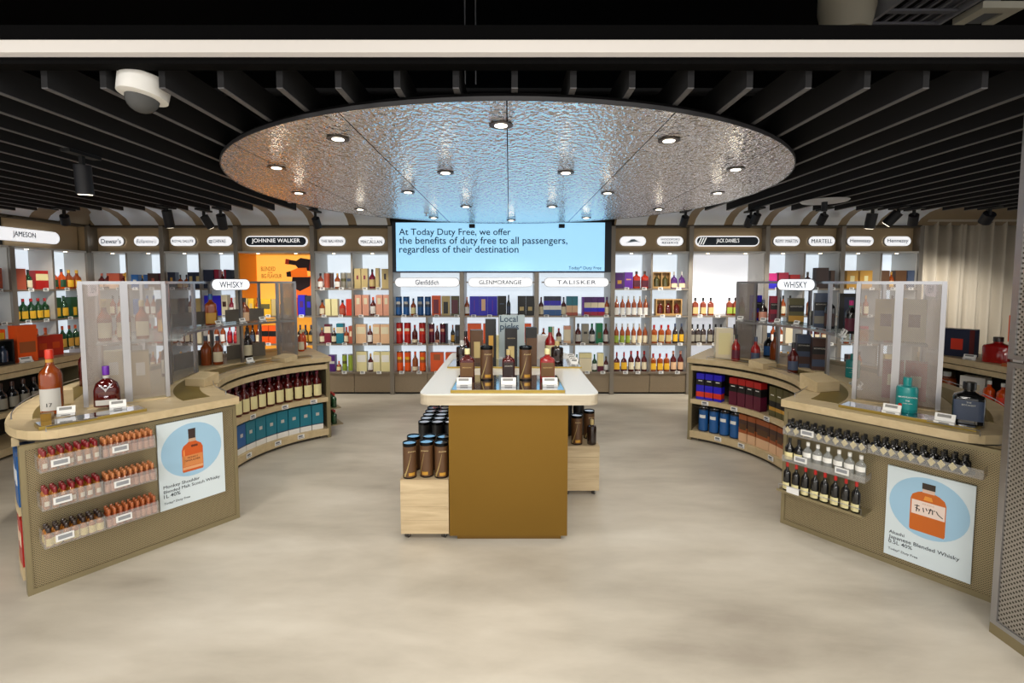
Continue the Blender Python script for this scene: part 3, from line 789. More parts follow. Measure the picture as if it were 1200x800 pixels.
# signs on the wall
def wing(b, fr, uc, z, w, h, m):
    pass
sign(BW, -1.185, 1.64, .93, .135, 'Glenfiddich', 'white glowing sign in dark serif letters under the screen, poster end', tw=.36, fs=.55, bold=.008)
sign(BW, -.13, 1.64, .93, .135, 'GLENMORANGIE', 'white glowing sign, wide capitals, under the middle of the screen', tw=.66, fs=.45, bold=.012)
sign(BW, .965, 1.64, .93, .135, 'TALISKER', 'white glowing sign, spaced capitals, under the screen, curtain end', tw=.60, fs=.42, sp=1.15)
for uc in (-1.185, -.13, .965):
    o = MB().box(uc - .5, 6.93, 1.63, uc + .5, 6.945, 1.65).build('sign_bracket', DSTEEL, None)
    for q in COL.objects:
        if q.get('category') == 'sign' and abs(q.location.x - uc) < .01 and q.location.z > 1.6 and q.location.z < 1.7:
            o.parent = q; o.matrix_parent_inverse = Matrix.Translation(-q.location)
ZH = 2.235
HS = -.09
def chivas(b, fr, uc, z, w, h, m):
    mb = MB()
    for k in (-1, 0, 1):
        mb.box(uc - .155, fr.p(uc, HS + .0335, 0).y - .001, z - .012 + k * .016, uc - .1, fr.p(uc, HS + .0335, 0).y, z - .002 + k * .016)
    o = mb.build('emblem_mark', INKB, b); o['kind'] = 'stuff'
def grouse(b, fr, uc, z, w, h, m):
    y = fr.p(uc, HS + .031, 0).y
    R = Matrix(((1, 0, 0, uc), (0, 0, -1, y), (0, 1, 0, z), (0, 0, 0, 1)))
    MB().prism([(-.11, -.03), (-.06, -.005), (-.03, .025), (.02, .03), (.05, .012), (.11, -.02), (.06, -.008), (.01, -.012), (-.05, -.02)], 0, .002, 0, R).build('emblem', mat('#9fb4c4', .5), b)
def stripes(b, fr, uc, z, w, h, m):
    y = fr.p(uc, HS + .031, 0).y
    R = Matrix(((1, 0, 0, uc - w / 2 + .1), (0, 0, -1, y), (0, 1, 0, z), (0, 0, 0, 1)))
    for k in range(3):
        MB().prism([(-.075 + k * .035, -.05), (-.06 + k * .035, -.05), (-.015 + k * .035, .05), (-.03 + k * .035, .05)], 0, .002, 0, R).build('stripe', m, b)
for uc, w, tx, lb, kw in [(-5.775, .37, 'Dewar\'s', 'over the corner bay, corner half', dict(tw=.78, fs=.5, bold=.015)), (-5.265, .37, 'Ballantine\'s', 'over the corner bay, screen half', dict(tw=.78, fs=.4, shear=.3)),
                          (-4.735, .37, 'ROYAL SALUTE', 'over the navy-box bay, corner half', dict(tw=.84, fs=.28, bold=.015)), (-4.205, .37, 'CHIVAS', 'over the navy-box bay, next to the poster', dict(tw=.5, fs=.34, bold=.02, extra=chivas)),
                          (-2.57, .39, 'THE BALVENIE', 'over the tan-box bay, next to the poster', dict(tw=.84, fs=.3, bold=.015)), (-2.0, .39, 'THE\nMACALLAN', 'over the tan-box bay, next to the screen', dict(tw=.8, fs=.5)),
                          (1.79, .39, 'THE', 'with a pale bird emblem, next to the screen', dict(tw=.1, fs=.12, extra=grouse)), (2.33, .39, 'WOODFORD\nRESERVE', 'over the purple-box bay, two lines of capitals', dict(tw=.72, fs=.5)),
                          (4.02, .39, 'REMY MARTIN', 'over the pink-box bay, screen half', dict(tw=.84, fs=.36, bold=.015)), (4.53, .39, 'MARTELL', 'over the pink-box bay, curtain half', dict(tw=.78, fs=.4, bold=.02)),
                          (5.09, .39, 'Hennessy', 'over the gold-box bay, away from the curtain', dict(tw=.78, fs=.5, bold=.015)), (5.63, .39, 'Hennessy', 'over the gold-box bay, at the curtain', dict(tw=.78, fs=.5, bold=.015))]:
    sign(BW, uc, ZH, w, .145, tx, 'small white glowing pill sign ' + lb, out=HS, **kw)
sign(BW, -3.385, ZH, .9, .15, 'JOHNNIE WALKER', 'long dark pill sign with white rim above the orange poster', out=HS, dark=True, tw=.78, fs=.5, bold=.012)
sign(BW, 3.165, ZH, .92, .15, 'JACK DANIEL\'S', 'long dark pill sign with stripes above the white-backed bay', out=HS, dark=True, tw=.36, fs=.5, bold=.01, extra=stripes)

# orange poster artwork printed on the glowing back
def flat(parent, name, poly, m, x, y, z, sc=1.0, ang=0.0, t=.0015):
    ca, sa = math.cos(ang), math.sin(ang)
    p = [((a * ca - b * sa) * sc, (a * sa + b * ca) * sc) for a, b in poly]
    R = Matrix(((1, 0, 0, x), (0, 0, -1, y), (0, 1, 0, z), (0, 0, 0, 1)))
    return MB().prism(p, 0, t, 0, R).build(name, m, parent)
poster = thing('wall_poster', 'orange whisky poster print with dark bottle and glasses', 'poster', (-3.385, 7.39, 1.6))
YP = 7.398
MB().box(-3.895, YP + .0005, 1.178, -2.87, YP + .0014, 2.05).build('print', mat('#f5b04a', .5, emit=.9), poster)
dk = mat('#2a1520', .5); og = mat('#f26a1c', .5, emit=.7)
flat(poster, 'orange_patch', [(-.3, -.42), (.33, -.42), (.33, .16), (.05, .1), (-.16, -.12)], og, -3.2, YP, 1.62)
flat(poster, 'printed_bottle', [(-.20, -.035), (-.09, -.035), (-.03, -.09), (.30, -.09), (.30, .09), (-.03, .09), (-.09, .035), (-.20, .035)], dk, -3.2, YP - .0015, 1.92, 1.0, -.16)
flat(poster, 'printed_cap', [(-.255, -.04), (-.197, -.04), (-.197, .04), (-.255, .04)], mat('#d8452a', .5), -3.2, YP - .0015, 1.92, 1.0, -.16)
flat(poster, 'printed_label', [(.12, -.088), (.17, -.088), (.17, .088), (.12, .088)], mat('#b3263a', .5), -3.2, YP - .0032, 1.92, 1.0, -.16)
flat(poster, 'printed_glass', [(-.18, -.03), (-.02, -.08), (.12, -.07), (.12, .07), (-.02, .08), (-.18, .03)], mat('#ff7a1a', .5, emit=.5), -3.24, YP - .0018, 1.78, 1.0, .1)
flat(poster, 'printed_glass_stem', [(-.20, -.035), (-.13, -.045), (-.13, .045), (-.20, .035)], dk, -3.24, YP - .0034, 1.78, 1.0, .1)
flat(poster, 'printed_bottle', [(-.15, -.06), (-.02, -.13), (.14, -.05), (.15, .09), (-.13, .09)], dk, -3.22, YP - .002, 1.63, 1.0, 0)
for s_, x_, z_, w_ in (('BLENDED', -3.72, 1.815, .22), ('FOR', -3.69, 1.775, .07), ('BIG FLAVOUR', -3.67, 1.705, .31)):
    text(s_, poster, (x_, YP - .003, z_), (1, 0, 0), width=w_, height=.062 if w_ > .2 else .025, m=mat('#5a3208', .6))

# side wall bay at the far corner
JW = Frame((-6.02, 4.55), (0, 1)); JW.frm = 'corner'
jb = lambda: B('green', 'red', 'yellow', r=.042, h=.28, style='tall', lab=(.1, .44))
jt = lambda: B('green', 'orange', 'gold', r=.042, h=.3, lab=(.04, .42), neck='mint')
jo = lambda: B('amber', 'orange', 'gold', r=.044, h=.3, lab=(.04, .42), neck='orange')
JA = {3: ([X('terracotta', .14, .26), B('green', 'black', 'cream', h=.25), X('red', .17, .24, emb='ivory', ew=.95, eh=.35, ez=.65)],
          [B('orange', 'slate', 'green', r=.045, h=.27), B('orange', 'slate', 'green', r=.045, h=.27), B('amber', 'yellow', 'yellow', r=.05, h=.26), B('amber', 'yellow', 'yellow', r=.05, h=.26)]),
      2: ([jb() for _ in range(5)], [X('green', .1, .28, emb='yellow', ew=.5, eh=.4, ez=.3), B('green', 'green', 'yellow', r=.045, h=.3), X('green', .1, .28, emb='yellow', ew=.5, eh=.4, ez=.3), B('green', 'green', 'yellow', r=.045, h=.3)]),
      1: ([jo() for _ in range(4)], [jt() for _ in range(5)]),
      0: ([X('orange', .12, .3), X('orange', .12, .3), X('scarlet', .12, .29)], [X('orange', .14, .3), X('orange', .14, .3), X('red', .12, .29)])}
JB = {3: ([X('terracotta', .14, .25), X('brown', .14, .25)], [X('maroon', .14, .25), X('brown', .1, .25), X('terracotta', .1, .26)]),
      2: ([jb() for _ in range(4)], [B('copper', 'dark', 'cream'), B('copper', 'dark', 'cream'), B('copper', 'dark', 'cream')]),
      1: ([jo() for _ in range(4)], [jo() for _ in range(4)]), 0: ([X('orange', .14, .3)], [X('orange', .14, .3), X('scarlet', .14, .3)])}
bay(JW, 1.26, 2.315, 'side-wall bay', 'backlit side-wall bay of green and orange-capped bottles at the corner', JA, True, depth=.34, perf=PERF_Y, last=True)
bay(JW, .18, 1.26, 'outer side-wall bay', 'backlit side-wall bay at the picture edge, cut off', JB, True, depth=.34, perf=PERF_Y)
jp = [o for o in COL.objects if o.get('label', '').startswith('backlit side-wall bay of green')][0]
MB().box(-6.42, 6.862, 0, -6.052, 6.905, 2.445).build('corner_panel', HEAD, jp)
MB().box(-6.052, 6.862, 0, -6.012, 6.905, 2.445).build('corner_post', DSTEEL, jp)
sign(JW, 1.45, 2.225, .95, .17, 'JAMESON', 'long white glowing pill sign on the angled side wall', out=-.05, tw=.30, fs=.5, bold=.02)

# satin cove between slats and shelving, shelf reflections painted as pale strips between tan
COVE_REFL = mat('#dfe8f6', .32, .35)
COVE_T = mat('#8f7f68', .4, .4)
def cove(fr, spans, u0, u1, nm, prof):
    R = fr.R()
    c = bpy.data.objects.new(nm, None); COL.objects.link(c); struct(c)
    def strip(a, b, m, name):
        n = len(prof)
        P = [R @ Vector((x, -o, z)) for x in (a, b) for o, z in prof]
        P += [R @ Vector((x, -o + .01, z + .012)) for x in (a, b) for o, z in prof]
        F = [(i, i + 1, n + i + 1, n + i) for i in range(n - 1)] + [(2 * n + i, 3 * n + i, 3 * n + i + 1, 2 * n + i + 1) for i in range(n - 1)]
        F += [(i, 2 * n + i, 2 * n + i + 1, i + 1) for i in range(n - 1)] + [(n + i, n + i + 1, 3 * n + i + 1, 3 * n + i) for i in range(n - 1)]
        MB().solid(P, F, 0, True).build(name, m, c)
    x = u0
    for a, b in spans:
        if a > x + .002: strip(x, a - .001, COVE_T, 'cove_tan_strip')
        strip(a, b, COVE_REFL, 'cove_reflection'); x = b + .001
    if u1 > x + .002: strip(x, u1, COVE_T, 'cove_tan_strip')
PROF = [(1.25, 2.655), (.75, 2.655), (.42, 2.65), (.22, 2.61), (.08, 2.54), (.0, 2.455)]
def halves(xs):
    r = []
    for a, b in zip(xs[:-1], xs[1:]):
        m = (a + b) / 2
        r += [(a + .09, m - .03), (m + .09, b - .03)]
    return r
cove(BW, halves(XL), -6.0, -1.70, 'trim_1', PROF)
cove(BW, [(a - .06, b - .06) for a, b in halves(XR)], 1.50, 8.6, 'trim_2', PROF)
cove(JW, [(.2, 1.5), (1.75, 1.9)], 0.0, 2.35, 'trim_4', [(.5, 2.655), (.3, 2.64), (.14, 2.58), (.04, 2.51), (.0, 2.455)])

# ------------------------------------------------------------------ the big screen
scr = thing('led_screen', 'big light blue screen with dark text above the middle bays', 'screen', (0, 6.92, 2.13))
MB().box(-1.683, 6.90, 1.787, 1.463, 6.99, 2.50).build('frame', mat('#1b2634', .5), scr)
MB().box(-1.625, 6.892, 1.80, 1.365, 6.8995, 2.49).build('display', mat('#9fd8fb', .4, emit=.82), scr)
for s_, z_, w_ in (('At Today Duty Free, we offer', 2.315, 1.60), ('the benefits of duty free to all passengers,', 2.19, 2.41), ('regardless of their destination', 2.065, 1.71)):
    text(s_, scr, (-1.58, 6.8905, z_), (1, 0, 0), width=w_, m=mat('#0d3f66', .6), align='LEFT', bold=.008)
text('Today* Duty Free', scr, (.85, 6.8905, 1.825), (1, 0, 0), width=.47, m=mat('#0d3f66', .6), align='LEFT', bold=.006)
for x in (-.53, .74):
    MB().box(x - .04, 6.80, 2.41, x + .04, 6.87, 2.46).build('mount_block', NAVYB, scr)

# ------------------------------------------------------------------ near bottles: body with cap, label and lettering as parts
LETTER_W = mat('#e9e5d8', .6)
def near_bottle(glass, cap, label, style, r, h, q=2.0, lab=(.08, .46), word=None, wm=None, neck=None, capr=1.12, cord=None, rough=.06):
    """root mesh at the local origin, front = -Y"""
    pr = bprof(style, r, h, q)
    gm = mat(PAL[glass], rough, coat=.5, trans=.0 if glass in ('black', 'turquoise') else .35)
    o = put('whisky_bottle', MB().lathe([(a, b, c, z, 0) for a, b, c, z in pr], 20).mesh('whisky_bottle', gm))
    t = pr[-1]
    MB().lathe([(t[0] * capr, t[1] * capr, 2, t[3] - .004, 0), (t[0] * capr, t[1] * capr, 2, h - .004, 0), (t[0] * capr * .92, t[1] * capr * .92, 2, h, 0)], 16).build('cap', pp(cap, .35), o)
    if label:
        label_band(MB(), pr[2][0], pr[2][1], pr[2][2], lab[0] * h, lab[1] * h, 60 if q < 3 and style not in ('square', 'squat') else 46, 0, 10).build('label', pp(label, .6), o)
    if neck:
        MB().lathe([(t[0] * 1.06, t[1] * 1.06, 2, pr[-2][3], 0), (t[0] * 1.06, t[1] * 1.06, 2, t[3] - .008, 0)], 14).build('neck_band', pp(neck, .4), o)
    if word:
        ry = pr[2][1] + .0026
        zc = h * (lab[0] + lab[1]) / 2
        for i, (w_, ww, dz) in enumerate(word):
            text(w_, o, (0, -ry, zc + dz), (1, 0, 0), width=ww, m=wm or DARKIN, bold=.01)
    return o
def place(o, label, loc, rz=0.0, group=None, cat='bottle'):
    o.location = loc; o.rotation_euler = (0, 0, rz)
    tag(o, label, cat, group)
    return o
def cardholder(x, y, z, rz, label, w=.07):
    """little sloping electronic price display on a foot"""
    o = put('price_display', MB().box(-w / 2, -.012, 0, w / 2, .02, .012).mesh('price_display', WHITE), None)
    R = Matrix.Translation((0, .006, .012)) @ Matrix.Rotation(rad(-24), 4, 'X')
    MB().box(-w / 2, -.004, 0, w / 2, .004, .042, 0, R).build('card', mat('#f3f2ee', .5), o)
    MB().box(-w * .38, -.0048, .02, w * .3, -.0038, .036, 0, R).build('print', mat('#8b8a86', .6), o)
    MB().box(-w * .25, -.0135, .003, w * .25, -.0118, .009, 0).build('print', mat('#8b8a86', .6), o)
    return place(o, label, (x, y, z), rz, None, 'price tag')

# ------------------------------------------------------------------ central island
isl = thing('island_counter', 'island counter with whitened oak top on a brass-clad plinth', 'counter', (0, 3.6, 0))
def rrect(x0, y0, x1, y1, r, n=6):
    P = []
    for cx, cy, a0 in ((x1 - r, y0 + r, -90), (x1 - r, y1 - r, 0), (x0 + r, y1 - r, 90), (x0 + r, y0 + r, 180)):
        P += [(cx + r * math.cos(rad(a0 + 90 * k / n)), cy + r * math.sin(rad(a0 + 90 * k / n))) for k in range(n + 1)]
    return P
top = MB().prism(rrect(-.552, 2.853, .548, 4.56, .07), .962, .97).build('worktop', mat('#e9e4da', .22), isl)
MB().prism(rrect(-.552, 2.853, .548, 4.56, .07), .902, .9615).build('worktop_edge', OAK_EDGE, isl)
MB().box(-.381, 2.945, .035, .367, 4.40, .902).build('brass_cladding', BRASS, isl)
MB().box(-.335, 2.975, 0, .33, 4.36, .035).build('kick_plinth', mat('#80602a', .4, .7), isl)
MB().box(.392, 3.455, 0.0, .405, 3.485, .9).build('black_post', BLACK, isl)
MB().box(.367, 3.46, .86, .392, 3.48, .9).build('post_bracket', BLACK, isl)

def trolley(x0, y0, x1, y1, z0, z1, label):
    t = thing('display_trolley', label, 'trolley', ((x0 + x1) / 2, (y0 + y1) / 2, 0))
    nb = 4
    for k in range(nb):
        MB().box(x0, y0, z0 + (z1 - z0) * k / nb + .0006, x1, y0 + .016, z0 + (z1 - z0) * (k + 1) / nb - .0006).build('board', PLY, t)
    MB().box(x0, y0 + .017, z0, x0 + .016, y1, z1).build('side_board', PLY, t)
    MB().box(x1 - .016, y0 + .017, z0, x1, y1, z1).build('side_board', PLY, t)
    MB().box(x0 + .016, y0 + .017, z1 - .018, x1 - .016, y1, z1 - .001).build('top_board', PLY, t)
    MB().box(x0 + .016, y0 + .017, z0, x1 - .016, y1, z0 + .016).build('bottom_board', PLY, t)
    for x in (x0 + .035, x1 - .035):
        for y in (y0 + .045, y1 - .05):
            R = Matrix.Translation((x, y, .0195)) @ Matrix.Rotation(rad(90), 4, 'X')
            R2 = Matrix.Translation((x, y, .0195)) @ Matrix.Rotation(rad(90), 4, 'Y') @ Matrix.Rotation(.5, 4, 'X')
            c = MB().cyl(.019, -.011, .011, 14, (0, 0), 0, R2).build('caster', mat('#3c3835', .4), t)
            MB().cyl(.009, -.0125, .0125, 10, (0, 0), 0, R2).build('hub', STEEL, c)
            MB().box(x - .016, y - .016, .036, x + .016, y + .016, z0).build('fork', STEEL, c)
    return t
trolley(-.692, 2.95, -.386, 3.46, .045, .40, 'pale wooden trolley on casters carrying brown tubes, at the brass plinth')
trolley(-.70, 3.50, -.386, 4.40, .045, .325, 'low wooden trolley behind it holding ranks of black tubes')
trolley(.412, 3.58, .69, 4.25, .045, .395, 'pale wooden trolley on the curtain side of the brass plinth')
# brown tubes
def tube_near(body, band, rim, r, h, word=None):
    o = put('gift_tube', MB().lathe([(r * .985, r * .985, 2, .008, 0), (r * .985, r * .985, 2, h - .02, 0)], 24).mesh('gift_tube', pp(body, .45)))
    MB().lathe([(r, r, 2, 0, 0), (r, r, 2, .0079, 0)], 24).build('base_rim', mat(PAL[rim], .35, .6), o)
    MB().lathe([(r, r, 2, h - .0199, 0), (r, r, 2, h, 0), (r * .92, r * .92, 2, h, 0), (r * .9, r * .9, 2, h - .005, 0)], 24).build('lid', mat(PAL[rim], .25, .7), o)
    MB().lathe([(r * .89, r * .89, 2, h - .008, 0), (r * .89, r * .89, 2, h - .0045, 0)], 20).build('lid_disc', MIRROR, o)
    if band:
        P = MB(); n = 8
        for (a0, a1, z0, z1) in ((-70, -5, .12, .72),):
            pts = []
            for k in range(n + 1):
                a = rad(-90 + a0 + (a1 - a0) * k / n)
                zz = h * (z0 + (z1 - z0) * (k / n) ** 1.6)
                pts.append((r * .99 * math.cos(a), r * .99 * math.sin(a), zz))
            lo = [(x, y, z - h * .12 * (1.2 - k / n)) for k, (x, y, z) in enumerate(pts)]
            P.solid(lo + pts, [(k, k + 1, n + 2 + k, n + 1 + k) for k in range(n)], 0, True)
        P.build('ornament', mat(PAL['tan'], .35, .5), o)
        label_band(MB(), r * .99, r * .99, 2, h * .08, h * .17, 26, 0, 5).build('label', mat(PAL['gold'], .4, .4), o)
    if word:
        text(word, o, (0, -r - .0005, h * .76), (1, 0, 0), width=r * 1.1, m=mat('#d9c48c', .5), shear=.3)
    return o
bt0 = place(tube_near('cocoa', 1, 'black', .044, .225, 'Brennivin'), 'brown gift tube, outer one of the front row on the wooden trolley', (-.64, 3.0, .401), .5, None, 'tube')
TB = [((-.535, 3.02), 'brown gift tube, middle one of the front row on the wooden trolley', -.1), ((-.437, 3.005), 'brown gift tube, inner one of the front row, touching the brass', .3),
      ((-.64, 3.13), 'brown gift tube, outer one of the second row on the wooden trolley', .2), ((-.535, 3.13), 'brown gift tube, middle one of the second row on the wooden trolley', .1), ((-.437, 3.12), 'brown gift tube, inner one of the second row on the wooden trolley', 0)]
for (x, y), lb, rz in TB:
    dup(bt0, (x, y, .401), rz, lb)
kt0 = place(tube_near('black', 0, 'black', .046, .27), 'black tube on the low trolley, first row, outer column', (-.645, 3.56, .326), 0, 'black tubes on the low trolley', 'tube')
for j in range(6):
    for i in range(3):
        if i or j:
            dup(kt0, (-.645 + .1 * i, 3.56 + .1 * j, .326), 0, 'black tube on the low trolley, %s row, %s column' % (ORD[j], ['outer', 'middle', 'inner'][i]))
dup(bt0, (.523, 3.645, .396), .1, 'brown gift tube at the front of the curtain-side trolley')
dup(bt0, (.64, 3.78, .396), .3, 'brown gift tube behind the dark bottle on the curtain-side trolley')
for i, (x, y, w) in enumerate([(.47, 3.86, 'inner'), (.57, 3.88, 'outer')]):
    o = dup(kt0, (x, y, .396), 0, 'black tube at the back of the curtain-side trolley, %s one' % w, 'black tubes on the curtain-side trolley')
place(near_bottle('dark', 'tan', None, 'jar', .036, .19), 'dark round bottle with tan stopper on the curtain-side trolley', (.638, 3.635, .396))

# things on the island
def brass_tray(poly, z, label, h=.018):
    t = thing('brass_tray', label, 'tray', (poly[0][0], poly[0][1], z))
    MB().prism(poly, z + .0005, z + h).build('rim', GOLD, t)
    cx = sum(p[0] for p in poly) / len(poly); cy = sum(p[1] for p in poly) / len(poly)
    MB().prism([(cx + (x - cx) * .985, cy + (y - cy) * .96) for x, y in poly], z + h, z + h + .001).build('mirror_floor', MIRROR, t)
    return t
brass_tray([(-.36, 2.88), (.34, 2.88), (.34, 3.36), (-.36, 3.36)], .97, 'long brass tray with mirror floor at the front of the island')
brass_tray([(-.49, 3.72), (.57, 3.72), (.57, 4.10), (-.49, 4.10)], .97, 'brass tray across the middle of the island behind the tubes', .012)
zt = .989
sqd = dict(word=[('BRENNIVIN', .06, .01)], wm=mat('#c7a66a', .5))
place(near_bottle('garnet', 'ivory', 'bronze', 'square', .05, .205, 5, (.1, .56), **sqd), 'square amber bottle on the brass tray at its orange-poster end', (-.287, 3.235, zt))
place(near_bottle('garnet', 'tan', 'dark', 'square', .043, .2, 4, (.1, .58), word=[('BRENNIVIN', .05, .02)], wm=mat('#c9c4b4', .5)), 'dark-labelled square bottle in the middle of the brass tray', (-.006, 3.235, zt))
place(near_bottle('red', 'ivory', 'bronze', 'square', .05, .205, 5, (.1, .56), **sqd), 'square amber bottle on the brass tray at its curtain end', (.258, 3.235, zt))
dup(bt0, (-.155, 3.215, zt), .25, 'brown gift tube between bottles on brass tray, orange-poster half')
dup(bt0, (.109, 3.215, zt), .25, 'brown gift tube between bottles on brass tray, curtain half')
for x, w in ((-.287, 'orange-poster end'), (-.006, 'middle'), (.258, 'curtain end')):
    cardholder(x, 2.99, zt, 0, 'cream price display on the front brass tray, ' + w, .095)
def near_box(col, w, d, h, panel=None, pz=.5, pw=.6, ph=.4, word=None, wm=None, lid=None):
    o = put('gift_box', MB().box(-w / 2, -d / 2, 0, w / 2, d / 2, h * (.72 if lid else 1)).mesh('gift_box', pp(col, .45)))
    if lid:
        MB().box(-w / 2 * .995, -d / 2 * .995, h * .7205, w / 2 * .995, d / 2 * .995, h).build('lid', pp(lid, .5), o)
    if panel:
        MB().box(-pw * w / 2, -d / 2 - .001, h * (pz - ph / 2), pw * w / 2, -d / 2 + .0005, h * (pz + ph / 2)).build('printed_panel', pp(panel, .5), o)
    if word:
        text(word, o, (0, -d / 2 - .002, h * .72 if not lid else h * .5), (1, 0, 0), width=w * .62, m=wm or LETTER_W)
    return o
zt2 = .983
place(near_box('cocoa', .1, .1, .268, 'tan', .4, .5, .5), 'brown box with tan print behind the first tray bottle', (-.274, 3.95, zt2), .15, None, 'box')
place(near_box('black', .085, .085, .36, 'gold', .38, .45, .5), 'tall black box with gold print on the island', (-.155, 3.93, zt2), .1, None, 'box')
place(near_box('black', .095, .095, .30, 'tan', .35, .5, .35, 'BRENNIVIN', mat('#cdb98a', .5)), 'dark upright box in front of the grey island sign', (.012, 3.80, zt2), .05, None, 'box')
place(near_box('cocoa', .085, .085, .298, None, lid='black'), 'brown box with black lid right beside the grey island sign', (.175, 3.86, zt2), .1, None, 'box')
place(near_bottle('dark', 'silver', None, 'jar', .048, .19), 'dark squat bottle with pale stopper on the middle tray, poster end', (-.385, 3.86, zt2))
place(near_bottle('garnet', 'black', None, 'std', .04, .25), 'dark red bottle with black cap behind the squat dark bottle', (-.37, 4.02, zt2))
place(near_bottle('dark', 'tan', None, 'jar', .05, .19), 'dark squat bottle with tan stopper on the middle tray, curtain end', (.385, 3.83, zt2))
place(near_bottle('red', 'emerald', 'ivory', 'std', .045, .287), 'red bottle with green cap behind the squat bottle, curtain end', (.345, 4.03, zt2))
place(near_box('white', .11, .1, .21), 'plain white box behind the red green-capped bottle', (.30, 4.2, .971), 0, None, 'box')
place(near_box('ivory', .09, .1, .2), 'plain cream box behind the tall black box on island', (-.14, 4.25, .971), 0, None, 'box')
for k, y in enumerate((3.78, 3.86, 3.95, 4.04)):
    cardholder(.515, y, zt2, -.5, 'white price display at the curtain edge of the island, %s from the front' % ORD[k], .06)
sg = thing('counter_sign', 'pale grey board reading Local picks standing on the island', 'sign', (.02, 4.22, .97))
MB().box(-.092, 4.215, .985, .135, 4.223, 1.355).build('board', mat('#b9c9cd', .45), sg)
MB().box(-.06, 4.19, .971, .10, 4.25, .985).build('foot', STEEL, sg)
text('Local', sg, (-.082, 4.2135, 1.295), (1, 0, 0), width=.155, m=mat('#123a5a', .6), align='LEFT', bold=.008)
text('picks', sg, (-.082, 4.2135, 1.225), (1, 0, 0), width=.165, m=mat('#123a5a', .6), align='LEFT', bold=.008)

# ------------------------------------------------------------------ the two crescent counters
class Side:
    def __init__(s, sgn):
        s.g = sgn
        s.c = (-1.39, 4.12)
        s.dx, s.dy = (0, 0) if sgn > 0 else (-.03, -.07)
    def T(s, p):
        return (p[0] + 0, p[1], p[2]) if s.g > 0 else (-p[0] + s.dx, p[1] + s.dy, p[2])
    def pol(s, R, a, z=0.0):
        """polar on the left counter's centre, mirrored for the other one; degrees"""
        return Vector(s.T((s.c[0] + R * math.cos(rad(a)), s.c[1] + R * math.sin(rad(a)), z)))
    def face_in(s, a):
        """rotation so that a local -Y front looks at the centre of the crescent"""
        an = rad(a) if s.g > 0 else PI - rad(a)
        return an - PI / 2 if True else 0
    def ang(s, v):
        return v if s.g > 0 else -v
LS, RS = Side(1), Side(-1)
ZT = .86
AN, AF = 240.0, 120.0
P1, P0 = (-1.893, 3.255), (-2.527, 2.408)
F1, F0 = (-1.90, 4.99), (-2.53, 5.84)
CC = LS.c
def arc(R, a0, a1, n):
    return [(CC[0] + R * math.cos(rad(a0 + (a1 - a0) * k / n)), CC[1] + R * math.sin(rad(a0 + (a1 - a0) * k / n))) for k in range(n + 1)]
def bez(a, b, c, n=6):
    return [((1 - t) ** 2 * a[0] + 2 * t * (1 - t) * b[0] + t * t * c[0], (1 - t) ** 2 * a[1] + 2 * t * (1 - t) * b[1] + t * t * c[1]) for t in [k / n for k in range(n + 1)]]
def plan(inset=0.0):
    """outline of the counter top, left-hand copy"""
    ex = .035 - inset
    d = (P1[0] - P0[0], P1[1] - P0[1]); L = math.hypot(*d); d = (d[0] / L, d[1] / L); n = (d[1], -d[0])
    a = (P1[0] + n[0] * ex + d[0] * (.01 - inset), P1[1] + n[1] * ex + d[1] * (.01 - inset))
    b = (P0[0] + n[0] * ex, P0[1] + n[1] * ex)
    d2 = (F1[0] - F0[0], F1[1] - F0[1]); L2 = math.hypot(*d2); d2 = (d2[0] / L2, d2[1] / L2); n2 = (-d2[1], d2[0])
    f1 = (F1[0] + n2[0] * ex * .6 + d2[0] * (.01 - inset), F1[1] + n2[1] * ex * .6 + d2[1] * (.01 - inset)); f0 = (F0[0] + n2[0] * ex * .6, F0[1] + n2[1] * ex * .6)
    Ri, Ro = .985 + inset, 2.07 - inset
    inner = arc(Ri, 124, 236, 30)
    outer = arc(Ro, 226, 134, 36)
    c0 = bez((b[0] + d[0] * .22, b[1] + d[1] * .22), (b[0] - d[0] * .02, b[1] - d[1] * .02), outer[0])
    c1 = bez(outer[-1], (f0[0] - d2[0] * .02, f0[1] - d2[1] * .02), (f0[0] + d2[0] * .22, f0[1] + d2[1] * .22))
    return [f1] + inner + [a] + c0 + outer[1:-1] + c1
PERF_L = perforated('perforated bronze metal, poster-side counter', (d := Vector((P1[0] - P0[0], P1[1] - P0[1], 0)).normalized())[:2], '#a39575', '#3b3426', .0088, .27)
RA, RB = RS.T((*P1, 0)), RS.T((*P0, 0))
RD = Vector((RB[0] - RA[0], RB[1] - RA[1], 0)).normalized()
PERF_R = perforated('perforated bronze metal, curtain-side counter', RD[:2], '#a39575', '#3b3426', .0088, .27)
FRAMEM = mat('#948868', .42, .5)

